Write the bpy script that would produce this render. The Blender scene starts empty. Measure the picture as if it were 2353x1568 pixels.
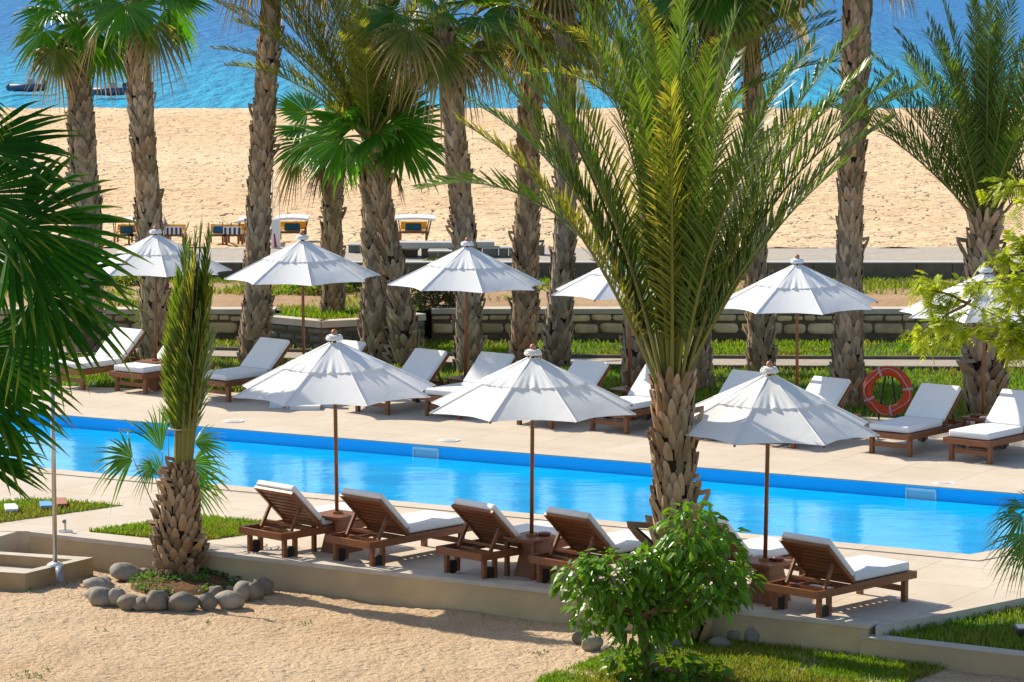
import bpy, bmesh, math, random
import numpy as np
from mathutils import Vector, Matrix, noise
random.seed(7)
R = math.radians
PI = math.pi
C = bpy.context.scene.collection
UP = Vector((0, 0, 1))

# ------------------------------------------------------------------ camera
H = 7.75
FOC = 7600.0                     # focal length in px of a 2353 px wide frame
PITCH = math.atan(894 / FOC)
cd = bpy.data.cameras.new('camera')
cam = bpy.data.objects.new('camera', cd)
C.objects.link(cam)
cam.location = (0, 0, H)
cam.rotation_euler = (PI / 2 - PITCH, 0, 0)
cd.sensor_width = 36
cd.lens = 36 * FOC / 2353
cd.clip_start = 0.5
cd.clip_end = 12000
bpy.context.scene.camera = cam
FW = Vector((0, math.cos(PITCH), -math.sin(PITCH)))
UW = Vector((0, math.sin(PITCH), math.cos(PITCH)))


def ray(px, py):
    return FW + Vector(((px - 1176.5) / FOC, 0, 0)) + UW * (-(py - 784) / FOC)


def G(px, py, z=0.0):
    "survey: the point at height z seen at px, py of the photograph"
    d = ray(px, py)
    return Vector((0, 0, H)) + d * ((z - H) / d.z)


def A(px, py, y):
    "survey: the point at distance y seen at px, py of the photograph"
    d = ray(px, py)
    return Vector((0, 0, H)) + d * (y / d.y)


# ------------------------------------------------------------------ objects
def tag(o, label=None, cat=None, group=None, kind=None):
    if label: o['label'] = label
    if cat: o['category'] = cat
    if group: o['group'] = group
    if kind: o['kind'] = kind
    return o


def thing(name, loc, label, cat, group=None, rz=0):
    o = bpy.data.objects.new(name, None)
    C.objects.link(o)
    o.empty_display_size = .1
    o.location = loc
    o.rotation_euler = (0, 0, rz)
    return tag(o, label, cat, group)


def copy_tree(o, parent=None):
    c = o.copy()
    C.objects.link(c)
    if parent is not None:
        c.parent = parent
    for ch in list(o.children):
        copy_tree(ch, c)
    return c


class MB:
    def __init__(s):
        s.v = []; s.f = []; s.uv = []; s.m = []

    def add(s, vs, fs, mat=0, uvs=None):
        b = len(s.v)
        s.v.extend(tuple(v) for v in vs)
        s.uv.extend(uvs if uvs else [(0., 0.)] * len(vs))
        for f in fs:
            s.f.append(tuple(b + i for i in f))
            s.m.append(mat)

    def box(s, c, size, M=None, mat=0, taper=1.0):
        x, y, z = (q / 2 for q in size)
        vs = []
        for dz in (-z, z):
            k = taper if dz > 0 else 1.0
            for dx, dy in ((-x, -y), (x, -y), (x, y), (-x, y)):
                v = Vector((dx * k, dy * k, dz))
                if M is not None: v = M @ v
                vs.append(Vector(c) + v)
        s.add(vs, [(3, 2, 1, 0), (4, 5, 6, 7), (0, 1, 5, 4), (1, 2, 6, 5), (2, 3, 7, 6), (3, 0, 4, 7)], mat)

    def bar(s, a, b, w, h, mat=0, up=UP):
        "a rectangular bar from a to b"
        a = Vector(a); b = Vector(b)
        d = (b - a).normalized()
        sd = d.cross(up)
        if sd.length < 1e-4: sd = Vector((1, 0, 0))
        sd.normalize(); u = sd.cross(d)
        M = Matrix((d, sd, u)).transposed()
        s.box((a + b) / 2, ((b - a).length, w, h), M, mat)

    def tube(s, pts, rad, n=8, mat=0, cap=True, uv=None):
        pts = [Vector(p) for p in pts]
        vs = []; fs = []; uvs = []
        ref = Vector((0.13, 0.97, 0.2))
        for i, p in enumerate(pts):
            d = (pts[min(i + 1, len(pts) - 1)] - pts[max(i - 1, 0)]).normalized()
            a = d.cross(ref)
            if a.length < 1e-3: a = d.cross(Vector((1, 0, 0)))
            a.normalize(); b = d.cross(a)
            r = rad[i] if isinstance(rad, (list, tuple)) else rad
            for k in range(n):
                t = 2 * PI * k / n
                vs.append(p + a * (r * math.cos(t)) + b * (r * math.sin(t)))
                uvs.append(uv if uv else (0., i / max(1, len(pts) - 1)))
        for i in range(len(pts) - 1):
            for k in range(n):
                q = (k + 1) % n
                fs.append((i * n + k, i * n + q, i * n + n + q, i * n + n + k))
        if cap:
            fs.append(tuple(range(n - 1, -1, -1)))
            fs.append(tuple(range(len(vs) - n, len(vs))))
        s.add(vs, fs, mat, uvs)

    def prism(s, poly, z0, z1, mat=0):
        n = len(poly)
        area = sum(poly[i][0] * poly[(i + 1) % n][1] - poly[(i + 1) % n][0] * poly[i][1] for i in range(n))
        if area < 0: poly = poly[::-1]
        vs = [(p[0], p[1], z0) for p in poly] + [(p[0], p[1], z1) for p in poly]
        fs = [tuple(range(n - 1, -1, -1)), tuple(range(n, 2 * n))]
        fs += [(i, (i + 1) % n, n + (i + 1) % n, n + i) for i in range(n)]
        s.add(vs, fs, mat)

    def build(s, name, mats, parent=None, smooth=False, fix=False):
        me = bpy.data.meshes.new(name)
        me.from_pydata(s.v, [], s.f)
        if not isinstance(mats, (list, tuple)): mats = [mats]
        for m in mats: me.materials.append(m)
        if len(mats) > 1:
            me.polygons.foreach_set('material_index', s.m)
        if smooth:
            me.polygons.foreach_set('use_smooth', [True] * len(me.polygons))
        uv = me.uv_layers.new(name='UVMap')
        li = np.zeros(len(me.loops), dtype=np.int32)
        me.loops.foreach_get('vertex_index', li)
        uv.data.foreach_set('uv', np.array(s.uv, dtype=np.float32)[li].ravel())
        if fix:
            bm = bmesh.new(); bm.from_mesh(me)
            bmesh.ops.recalc_face_normals(bm, faces=bm.faces)
            bm.to_mesh(me); bm.free()
        me.update()
        o = bpy.data.objects.new(name, me)
        C.objects.link(o)
        if parent is not None: o.parent = parent
        return o


def rounded_box(name, c, size, M, mat, parent, bev=.03, seg=3, puff=0.0):
    bm = bmesh.new()
    bmesh.ops.create_cube(bm, size=1)
    for v in bm.verts:
        v.co = Vector((v.co.x * size[0], v.co.y * size[1], v.co.z * size[2]))
    bmesh.ops.bevel(bm, geom=bm.edges[:], offset=bev, segments=seg, affect='EDGES', profile=.6)
    for v in bm.verts:
        v.co = Vector(c) + (M @ v.co if M is not None else v.co)
    me = bpy.data.meshes.new(name); bm.to_mesh(me); bm.free()
    me.materials.append(mat)
    me.polygons.foreach_set('use_smooth', [True] * len(me.polygons))
    o = bpy.data.objects.new(name, me); C.objects.link(o)
    if parent is not None: o.parent = parent
    return o


# ------------------------------------------------------------------ materials
def nodes(name):
    m = bpy.data.materials.new(name)
    m.use_nodes = True
    nt = m.node_tree
    for n in list(nt.nodes):
        if n.type != 'OUTPUT_MATERIAL': nt.nodes.remove(n)
    out = [n for n in nt.nodes if n.type == 'OUTPUT_MATERIAL'][0]
    return m, nt, out


def N(nt, t, **kw):
    n = nt.nodes.new(t)
    for k, v in kw.items():
        if k in n.inputs: n.inputs[k].default_value = v
        else: setattr(n, k, v)
    return n


def rgb(c): return (c[0], c[1], c[2], 1.0)


def mixc(nt, fac, a, b, mode='MIX'):
    n = nt.nodes.new('ShaderNodeMix'); n.data_type = 'RGBA'; n.blend_type = mode
    for sock, val in ((n.inputs[0], fac), (n.inputs[6], a), (n.inputs[7], b)):
        if hasattr(val, 'is_linked') or isinstance(val, bpy.types.NodeSocket): nt.links.new(val, sock)
        elif isinstance(val, (int, float)): sock.default_value = val
        else: sock.default_value = rgb(val)
    return n.outputs[2]


def coords(nt, scale=(1, 1, 1), kind='Object'):
    tc = nt.nodes.new('ShaderNodeTexCoord')
    mp = nt.nodes.new('ShaderNodeMapping')
    mp.inputs['Scale'].default_value = scale
    nt.links.new(tc.outputs[kind], mp.inputs[0])
    return mp.outputs[0]


def noise_fac(nt, vec, scale, detail=4, lo=.35, hi=.65, rough=.55):
    n = N(nt, 'ShaderNodeTexNoise', Scale=scale, Detail=detail, Roughness=rough)
    nt.links.new(vec, n.inputs['Vector'])
    r = nt.nodes.new('ShaderNodeMapRange')
    r.inputs[1].default_value = lo; r.inputs[2].default_value = hi
    nt.links.new(n.outputs[0], r.inputs[0])
    return r.outputs[0], n.outputs[0]


def simple(name, c1, c2=None, scale=3.0, rough=.6, spec=.4, stretch=(1, 1, 1), bump=0.0, bscale=20.0,
           island=0.0, transl=0.0, tip=None, detail=5, c3=None, scale3=.5, tipat=(.6, 1.0), bdist=.02, metal=0.0, tcol=None, objrand=0.0):
    m, nt, out = nodes(name)
    p = N(nt, 'ShaderNodeBsdfPrincipled', Roughness=rough, Metallic=metal)
    p.inputs['Specular IOR Level'].default_value = spec
    vec = coords(nt, stretch)
    col = None
    if c2 is not None:
        f, _ = noise_fac(nt, vec, scale, detail)
        col = mixc(nt, f, c1, c2)
    if c3 is not None:
        f, _ = noise_fac(nt, vec, scale3, 3, .45, .62)
        col = mixc(nt, f, col if col is not None else c1, c3)
    if tip is not None:
        uv = nt.nodes.new('ShaderNodeUVMap')
        sx = nt.nodes.new('ShaderNodeSeparateXYZ'); nt.links.new(uv.outputs[0], sx.inputs[0])
        r = nt.nodes.new('ShaderNodeMapRange')
        r.inputs[1].default_value = tipat[0]; r.inputs[2].default_value = tipat[1]
        nt.links.new(sx.outputs[1], r.inputs[0])
        col = mixc(nt, r.outputs[0], col if col is not None else c1, tip)
    if island:
        g = nt.nodes.new('ShaderNodeNewGeometry')
        r = nt.nodes.new('ShaderNodeMapRange')
        r.inputs[3].default_value = 1 - island; r.inputs[4].default_value = 1 + island
        nt.links.new(g.outputs['Random Per Island'], r.inputs[0])
        col = mixc(nt, 1.0, col if col is not None else c1, r.outputs[0], 'MULTIPLY')
    if objrand:
        g = nt.nodes.new('ShaderNodeObjectInfo')
        r = nt.nodes.new('ShaderNodeMapRange')
        r.inputs[3].default_value = 1 - objrand; r.inputs[4].default_value = 1 + objrand
        nt.links.new(g.outputs['Random'], r.inputs[0])
        col = mixc(nt, 1.0, col if col is not None else c1, r.outputs[0], 'MULTIPLY')
    if col is not None: nt.links.new(col, p.inputs['Base Color'])
    else: p.inputs['Base Color'].default_value = rgb(c1)
    if bump:
        _, nf = noise_fac(nt, vec, bscale, 5)
        b = N(nt, 'ShaderNodeBump', Strength=bump, Distance=bdist)
        nt.links.new(nf, b.inputs['Height']); nt.links.new(b.outputs[0], p.inputs['Normal'])
    if transl:
        t = nt.nodes.new('ShaderNodeBsdfTranslucent')
        if tcol is not None:
            k = mixc(nt, 1.0, col if col is not None else c1, tcol, 'MULTIPLY')
            nt.links.new(k, t.inputs['Color'])
        elif col is not None: nt.links.new(col, t.inputs['Color'])
        else: t.inputs['Color'].default_value = rgb(c1)
        mx = nt.nodes.new('ShaderNodeMixShader'); mx.inputs[0].default_value = transl
        nt.links.new(p.outputs[0], mx.inputs[1]); nt.links.new(t.outputs[0], mx.inputs[2])
        nt.links.new(mx.outputs[0], out.inputs[0])
    else:
        nt.links.new(p.outputs[0], out.inputs[0])
    return m


def sand_mat(name, c1, c2, c3, s1, bump, bscale, bdist, stretch=(1, 1, 1), big=.25, dips=0):
    m, nt, out = nodes(name)
    p = N(nt, 'ShaderNodeBsdfPrincipled', Roughness=.95)
    p.inputs['Specular IOR Level'].default_value = .1
    vec = coords(nt, stretch)
    f, _ = noise_fac(nt, vec, s1, 6)
    col = mixc(nt, f, c1, c2)
    f2, _ = noise_fac(nt, vec, big, 3, .4, .7)
    col = mixc(nt, f2, col, c3)
    f3, _ = noise_fac(nt, vec, s1 * 14, 3, .57, .70)
    col = mixc(nt, f3, col, (c1[0] * .55, c1[1] * .5, c1[2] * .45))
    nt.links.new(col, p.inputs['Base Color'])
    _, a = noise_fac(nt, vec, bscale, 6)
    _, b2 = noise_fac(nt, vec, bscale * 6, 4)
    b = N(nt, 'ShaderNodeBump', Strength=bump, Distance=bdist)
    nt.links.new(a, b.inputs['Height'])
    if dips:
        nd = N(nt, 'ShaderNodeTexNoise', Scale=dips, Detail=2, Roughness=.5)
        nt.links.new(coords(nt, (.8, .55, 1)), nd.inputs['Vector'])
        rr = nt.nodes.new('ShaderNodeMapRange'); rr.interpolation_type = 'SMOOTHSTEP'
        rr.inputs[1].default_value = .56; rr.inputs[2].default_value = .68; rr.inputs[3].default_value = 1; rr.inputs[4].default_value = 0
        nt.links.new(nd.outputs[0], rr.inputs[0])
        bd_ = N(nt, 'ShaderNodeBump', Strength=1.0 if dips < 5 else .55, Distance=.30 / dips if dips < 5 else .15 / dips)
        nt.links.new(rr.outputs[0], bd_.inputs['Height']); nt.links.new(b.outputs[0], bd_.inputs['Normal'])
        b = bd_
    bb = N(nt, 'ShaderNodeBump', Strength=bump * .8, Distance=bdist * .25)
    nt.links.new(b2, bb.inputs['Height']); nt.links.new(b.outputs[0], bb.inputs['Normal'])
    nt.links.new(bb.outputs[0], p.inputs['Normal'])
    nt.links.new(p.outputs[0], out.inputs[0])
    return m


def deck_mat(name, c1, c2, joint):
    m, nt, out = nodes(name)
    p = N(nt, 'ShaderNodeBsdfPrincipled', Roughness=.7)
    p.inputs['Specular IOR Level'].default_value = .25
    tc = nt.nodes.new('ShaderNodeTexCoord')
    mp = nt.nodes.new('ShaderNodeMapping'); mp.inputs['Rotation'].default_value = (0, 0, R(31))
    nt.links.new(tc.outputs['Object'], mp.inputs[0])
    br = N(nt, 'ShaderNodeTexBrick', Scale=1.0)
    br.offset = 0.0
    br.inputs['Color1'].default_value = rgb(c1)
    br.inputs['Color2'].default_value = rgb((c1[0] * .93, c1[1] * .93, c1[2] * .93))
    br.inputs['Mortar'].default_value = rgb(joint)
    br.inputs['Mortar Size'].default_value = .008
    br.inputs['Brick Width'].default_value = 1.2
    br.inputs['Row Height'].default_value = 1.2
    nt.links.new(mp.outputs[0], br.inputs['Vector'])
    f, nf = noise_fac(nt, tc.outputs['Object'], .9, 6)
    k = mixc(nt, f, (1, 1, 1), c2)
    col = mixc(nt, 1.0, br.outputs['Color'], k, 'MULTIPLY')
    f2, _ = noise_fac(nt, tc.outputs['Object'], 5, 5, .55, .8)
    col = mixc(nt, f2, col, (c1[0] * .8, c1[1] * .76, c1[2] * .7))
    nt.links.new(col, p.inputs['Base Color'])
    _, a = noise_fac(nt, tc.outputs['Object'], 60, 4)
    b = N(nt, 'ShaderNodeBump', Strength=.15, Distance=.01)
    nt.links.new(a, b.inputs['Height']); nt.links.new(b.outputs[0], p.inputs['Normal'])
    nt.links.new(p.outputs[0], out.inputs[0])
    return m


def water_mat(name, near, far, y0, y1, wscale, strength, rough, stretch, spec=.5, dist=.05, mid=None, ymid=None, ior=1.33):
    m, nt, out = nodes(name)
    p = N(nt, 'ShaderNodeBsdfPrincipled', Roughness=rough, IOR=ior)
    p.inputs['Specular IOR Level'].default_value = spec
    tc = nt.nodes.new('ShaderNodeTexCoord')
    sx = nt.nodes.new('ShaderNodeSeparateXYZ'); nt.links.new(tc.outputs['Object'], sx.inputs[0])
    r = nt.nodes.new('ShaderNodeMapRange'); r.interpolation_type = 'SMOOTHSTEP'
    r.inputs[1].default_value = y0; r.inputs[2].default_value = y1
    nt.links.new(sx.outputs[1], r.inputs[0])
    col = mixc(nt, r.outputs[0], near, far)
    mp = nt.nodes.new('ShaderNodeMapping'); mp.inputs['Scale'].default_value = stretch
    nt.links.new(tc.outputs['Object'], mp.inputs[0])
    f, _ = noise_fac(nt, mp.outputs[0], wscale * .5, 4, .3, .7)
    col2 = mixc(nt, f, (.74, .84, .90), (1.22, 1.14, 1.08))
    col = mixc(nt, 1.0, col, col2, 'MULTIPLY')
    nt.links.new(col, p.inputs['Base Color'])
    _, a = noise_fac(nt, mp.outputs[0], wscale, 5)
    b = N(nt, 'ShaderNodeBump', Strength=strength, Distance=dist)
    nt.links.new(a, b.inputs['Height']); nt.links.new(b.outputs[0], p.inputs['Normal'])
    nt.links.new(p.outputs[0], out.inputs[0])
    return m


M = {}
M['sand'] = sand_mat('foreground sand', (.56, .405, .255), (.48, .335, .20), (.60, .45, .295), 2.2, 1.0, 11.0, .07, dips=7.0)
M['beach'] = sand_mat('beach sand', (.72, .515, .315), (.65, .45, .26), (.75, .56, .36), .6, 1.0, 2.6, .22, (.6, 1, 1), .06, 3.4)
M['soil'] = sand_mat('terrace soil', (.40, .26, .15), (.33, .20, .11), (.44, .31, .19), 1.2, .6, 5, .06)
M['prom'] = sand_mat('promenade gravel', (.36, .33, .29), (.44, .40, .34), (.42, .37, .30), 2.0, .5, 6, .04)
M['deck'] = deck_mat('pale stone paving', (.62, .535, .43), (.90, .87, .84), (.42, .34, .26))
M['path'] = sand_mat('path stone', (.40, .34, .28), (.33, .29, .24), (.42, .37, .3), 3.0, .4, 8, .02)
M['wall'] = simple('weathered render', (.60, .44, .25), (.50, .36, .195), 1.6, .85, .2, (1, 1, 1.6), .35, 22, c3=(.44, .33, .20), scale3=.7)
M['cap'] = simple('pale concrete', (.56, .50, .42), (.48, .42, .345), 3.0, .8, .2, bump=.3, bscale=30)
M['basin'] = simple('ochre render', (.42, .30, .17), (.34, .235, .12), 2.2, .85, .2, (1, 1, .5), .4, 25)
M['stonewall'] = simple('tan wall stone', (.85, .60, .36), (.66, .46, .27), 3.5, .85, .2, bump=.6, bscale=14, island=.16, c3=(.46, .34, .2), scale3=1.3)
M['joint'] = simple('dark mortar and recess shade', (.17, .13, .09), (.12, .09, .06), 6, .9, .1)
M['darkstone'] = simple('mossy grey stone', (.17, .17, .145), (.10, .115, .085), 3.0, .85, .2, bump=.7, bscale=12, island=.2)
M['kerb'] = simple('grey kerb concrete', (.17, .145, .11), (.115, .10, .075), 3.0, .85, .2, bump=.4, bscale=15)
M['bench'] = simple('bench concrete', (.47, .47, .45), (.40, .40, .38), 3.0, .8, .25, bump=.2, bscale=25)
M['turf'] = simple('turf soil', (.075, .13, .022), (.05, .095, .016), 2.5, .9, .1, bump=.6, bscale=30)
M['grass'] = simple('grass blade', (.12, .23, .010), (.165, .26, .016), .7, .5, .3, island=.35, transl=.45, tcol=(1.5, 1.45, .8), c3=(.20, .20, .03), scale3=.8)
M['weed'] = simple('ground cover leaf', (.075, .17, .025), (.11, .22, .03), 3, .5, .3, island=.35, transl=.4, tcol=(1.4, 1.4, .8))
M['tile'] = simple('blue pool tile', (.0, .50, .97), (.0, .52, .98), 2.0, .25, .5)
M['water'] = water_mat('pool water', (.0, .39, .82), (.0, .37, .79), 40, 60, 3.4, .28, .03, (.6, 1.3, 1), .36, .04)
M['sea'] = water_mat('sea water', (.012, .27, .44), (.012, .145, .36), 195, 400, .9, 1.0, .45, (1, .12, 1), .06, .9)
M['wood'] = simple('dark red hardwood', (.24, .085, .030), (.155, .052, .018), 5, .42, .45, (1, 9, 9), .15, 30, island=.22)
M['pole'] = simple('varnished pole wood', (.22, .075, .024), (.155, .05, .016), 6, .38, .5, (6, 6, 1))
M['finial'] = simple('terracotta wood', (.45, .17, .10), None, rough=.5)
M['cushion'] = simple('white cushion cloth', (.80, .80, .80), (.76, .765, .775), 2, .85, .15, bump=.12, bscale=7, bdist=.05)
M['canvas'] = simple('white canvas', (.92, .92, .92), (.89, .89, .885), 1.5, .9, .1, bump=.12, bscale=5, bdist=.06, transl=.22)
M['rope'] = simple('cream rope', (.62, .55, .45), (.5, .44, .36), 20, .9, .1)
M['rubber'] = simple('black rubber', (.015, .014, .014), None, rough=.7)
M['boot'] = simple('palm leaf base', (.44, .32, .205), (.30, .21, .13), 7, .85, .2, (1, 1, .35), .6, 25, island=.45, tip=(.36, .29, .22), tipat=(.55, 1.0), c3=(.33, .19, .09), scale3=1.6)
M['bootgrey'] = simple('weathered palm leaf base', (.43, .34, .245), (.30, .23, .165), 7, .85, .2, (1, 1, .35), .6, 25, island=.42, tip=(.30, .245, .19), tipat=(.55, 1.0), c3=(.24, .15, .085), scale3=1.3)
M['bootnear'] = simple('golden brown palm leaf base', (.36, .25, .145), (.24, .16, .095), 7, .85, .2, (1, 1, .35), .6, 25, island=.5, tip=(.34, .26, .18), tipat=(.6, 1.0), c3=(.30, .17, .08), scale3=1.6)
M['core'] = simple('palm trunk core', (.05, .034, .022), (.03, .02, .013), 6, .9, .1)
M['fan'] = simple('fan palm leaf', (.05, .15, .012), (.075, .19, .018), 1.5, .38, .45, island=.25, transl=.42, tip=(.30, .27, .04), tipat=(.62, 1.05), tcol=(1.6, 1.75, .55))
M['fanbright'] = simple('fresh fan palm leaf', (.055, .19, .012), (.08, .23, .016), 1.5, .36, .4, island=.25, transl=.42, tip=(.20, .27, .03), tipat=(.7, 1.05), tcol=(1.6, 1.75, .55))
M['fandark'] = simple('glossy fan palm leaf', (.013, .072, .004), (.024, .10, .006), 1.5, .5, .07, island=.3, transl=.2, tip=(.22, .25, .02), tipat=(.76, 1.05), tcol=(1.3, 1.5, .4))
M['fandry'] = simple('dry fan palm leaf', (.11, .17, .02), (.17, .18, .035), 2, .5, .3, island=.3, transl=.42, tip=(.52, .36, .15), tipat=(.42, .85), tcol=(1.4, 1.3, .8))
M['thatch'] = simple('dead palm leaf', (.30, .20, .11), (.22, .145, .075), 3, .8, .2, island=.35, transl=.3)
M['date'] = simple('date palm leaflet', (.075, .14, .014), (.10, .17, .02), 1.2, .36, .5, island=.38, transl=.40, tip=(.24, .21, .05), tipat=(.75, 1.1), tcol=(1.6, 1.55, .5))
M['dateold'] = simple('olive date palm leaflet', (.17, .21, .022), (.22, .24, .03), 1.2, .38, .4, island=.32, transl=.5, tip=(.34, .27, .07), tipat=(.6, 1.1), tcol=(1.6, 1.4, .7))
M['rachis'] = simple('yellow green frond stem', (.20, .19, .04), (.15, .15, .03), 4, .45, .4)
M['stalk'] = simple('green leaf stalk', (.14, .20, .035), (.19, .22, .05), 4, .45, .4)
M['bush'] = simple('broad bush leaf', (.085, .20, .010), (.13, .26, .016), 2, .3, .5, island=.35, transl=.38, tcol=(1.5, 1.55, .6))
M['feather'] = simple('feathery leaflet', (.34, .44, .025), (.42, .50, .035), 2, .5, .3, island=.25, transl=.5, tcol=(1.35, 1.25, .7))
M['shrub'] = simple('shrub leaf', (.10, .17, .02), (.14, .20, .03), 2, .5, .3, island=.35, transl=.35, tcol=(1.5, 1.4, .6))
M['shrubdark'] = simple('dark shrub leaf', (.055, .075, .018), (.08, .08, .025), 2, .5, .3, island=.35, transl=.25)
M['bark'] = simple('brown bark', (.24, .145, .075), (.16, .095, .05), 8, .8, .2, (1, 1, .3), .5, 25)
M['stone'] = simple('grey beach stone', (.26, .225, .18), (.18, .155, .125), 5, .8, .25, bump=.5, bscale=14, c3=(.31, .26, .20), scale3=1.8, objrand=.35)
M['steel'] = simple('brushed steel', (.55, .52, .46), (.48, .45, .4), 4, .3, .5, (1, 1, 12), metal=.85)
M['flange'] = simple('white painted metal', (.7, .7, .68), None, rough=.4)
M['pvc'] = simple('grey plastic pipe', (.20, .23, .28), None, rough=.5)
M['orange'] = simple('orange ring shell', (.56, .055, .006), (.48, .045, .005), 4, .5, .4)
M['whitep'] = simple('white plastic', (.75, .76, .78), None, rough=.4)
M['greyrope'] = simple('grey cord', (.42, .38, .42), None, rough=.8)
M['iron'] = simple('dark iron', (.03, .03, .03), None, rough=.5)
M['yellow'] = simple('yellow sling cloth', (.68, .37, .03), (.6, .32, .025), 3, .8, .2, transl=.35)
M['blue'] = simple('petrol blue cloth', (.02, .11, .20), (.018, .09, .17), 3, .8, .2)
M['stripe'] = simple('navy cloth', (.03, .05, .10), None, rough=.8)
M['red'] = simple('red paint', (.55, .02, .025), None, rough=.5)
M['dinghy'] = simple('dark blue rubber', (.07, .12, .21), (.05, .09, .16), 2, .5, .4)
M['bluep'] = simple('light blue board', (.16, .38, .62), None, rough=.5)
M['soilbed'] = simple('brown bed soil', (.16, .085, .045), (.11, .06, .03), 8, .95, .1, bump=.8, bscale=20)
M['skim'] = simple('pale blue skimmer grille', (.35, .58, .66), None, rough=.4)
M['ash'] = simple('dark red ceramic', (.12, .03, .018), None, rough=.4)

# ------------------------------------------------------------------ light
scn = bpy.context.scene
w = bpy.data.worlds.new('World'); scn.world = w; w.use_nodes = True
nt = w.node_tree
bg = nt.nodes['Background']
sky = nt.nodes.new('ShaderNodeTexSky'); sky.sky_type = 'NISHITA'; sky.sun_disc = False
PHI, ELEV = R(40), R(36)
sunpos = Vector((-math.cos(PHI) * math.cos(ELEV), math.sin(PHI) * math.cos(ELEV), math.sin(ELEV)))
sky.sun_elevation = ELEV
sky.sun_rotation = math.atan2(sunpos.x, sunpos.y)
sky.air_density = 1.0; sky.dust_density = .6; sky.ozone_density = 1.5
nt.links.new(sky.outputs[0], bg.inputs[0])
bg.inputs[1].default_value = 0.12
sd = bpy.data.lights.new('sun', 'SUN'); sd.energy = 5.0; sd.angle = R(.53); sd.color = (1.0, .90, .74)
so = bpy.data.objects.new('sun', sd); C.objects.link(so)
so.rotation_euler = (-sunpos).to_track_quat('-Z', 'Y').to_euler()
scn.view_settings.view_transform = 'Standard'
scn.view_settings.look = 'None'
scn.view_settings.exposure = 0.55
scn.cycles.max_bounces = 8
scn.cycles.transparent_max_bounces = 8

# ------------------------------------------------------------------ ground sheets
SZ = -.36                                  # level of the sand in front


def sheet(name, pts, m, kind='structure'):
    mb = MB(); mb.add(pts, [tuple(range(len(pts)))])
    o = mb.build(name, m, fix=False)
    if o.data.polygons[0].normal.z < 0: o.data.flip_normals()
    return tag(o, kind=kind)


sheet('ground', [(-140, 4, -.45), (140, 4, -.45), (140, 76, -.45), (-140, 76, -.45)], M['sand'])


def grid(name, x0, x1, y0, y1, dx, dy, zf, m):
    nx = int((x1 - x0) / dx) + 1; ny = int((y1 - y0) / dy) + 1
    v = []
    for j in range(ny):
        y = y0 + (y1 - y0) * j / (ny - 1)
        for i in range(nx):
            x = x0 + (x1 - x0) * i / (nx - 1)
            v.append((x, y, zf(x, y)))
    f = [(j * nx + i, j * nx + i + 1, (j + 1) * nx + i + 1, (j + 1) * nx + i) for j in range(ny - 1) for i in range(nx - 1)]
    mb = MB(); mb.add(v, f)
    return tag(mb.build(name, m, smooth=True), kind='structure')


def sandz(x, y):
    p = Vector((x, y, 0))
    h = .030 * noise.noise(p * .9) + .016 * noise.noise(p * 3.1 + Vector((5, 3, 1)))
    h += .020 * abs(noise.noise(p * 6.3 + Vector((9, 1, 4)))) + .008 * noise.noise(p * 14)
    return SZ + h - .012


grid('sand_ground', -9, 9, 31, 44.5, .05, .05, sandz, M['sand'])

# beach and sea
CREST = 156.0


def beachz(x, y):
    p = Vector((x, y, 0))
    t = (y - 75.4) / (CREST - 75.4)
    if t <= 0: b = 1.0
    elif t < 1: b = 1.0 - .55 * t
    else: b = .45 - (y - CREST) * .16
    a = .055 if t > 0 else .01
    q = Vector((x * .8, y * .55, 0))
    h = noise.noise(q * 1.5) * a + noise.noise(q * 3.7 + Vector((3, 8, 0))) * a * .7 - max(0, noise.noise(q * 2.4 + Vector((7, 1, 2))) - .25) * .22 * (1 if t > 0 else 0)
    return b + h


grid('beach', -34, 34, 75.6, 178, .26, .34, beachz, M['beach'])
sheet('beach_flank', [(-140, 75.6, .90), (-33.9, 75.6, .90), (-33.9, 150, .3), (-140, 150, .3)], M['beach'])
sheet('beach_flank', [(33.9, 75.6, .90), (140, 75.6, .90), (140, 150, .3), (33.9, 150, .3)], M['beach'])
sheet('sea', [(-4000, 120, -2.0), (4000, 120, -2.0), (4000, 9000, -2.0), (-4000, 9000, -2.0)], M['sea'])

# pool
PF0, PF1 = G(-260, 922), G(2791, 1173)     # far edge
PN0, PN1 = G(-260, 1043.8), G(2229, 1276)  # near edge
pool = [PN0, PN1, PF1, PF0]


def xy(p): return Vector((p[0], p[1]))


def offset_poly(poly, d):
    "outward offset of a counter-clockwise convex polygon"
    n = len(poly); out = []
    for i in range(n):
        p0, p1, p2 = xy(poly[i - 1]), xy(poly[i]), xy(poly[(i + 1) % n])
        d1 = (p1 - p0).normalized(); d2 = (p2 - p1).normalized()
        n1 = Vector((d1.y, -d1.x)); n2 = Vector((d2.y, -d2.x))
        b = (n1 + n2); b = b / (1 + n1.dot(n2))
        out.append(p1 + b * d)
    return out


COPW = .36
outer = offset_poly(pool, COPW)
gap = offset_poly(pool, COPW + .014)

# front wall line (top outer edge) and deck outline
WT = .035                                  # the coping stands this much over the deck
W0, W1 = G(68, 1222, WT), G(1995, 1434.5, WT)
wdir = (xy(W1) - xy(W0)).normalized()
wn = Vector((-wdir.y, wdir.x))             # into the deck
WTH = .26


def L3(p, z): return Vector((p[0], p[1], z))


Wi0, Wi1 = xy(W0) + wn * WTH, xy(W1) + wn * WTH
# raised lawn to the right
LR0, LR1 = G(1996, 1440, 0), G(2900, 1263, 0)
back0, back1 = G(-500, 862), G(2900, 994)
deck_out = [xy(G(-500, 1221)), Wi0 - wdir * .02, Wi1, xy(G(2010, 1443)), xy(LR1), xy(back1), xy(back0)]


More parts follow.
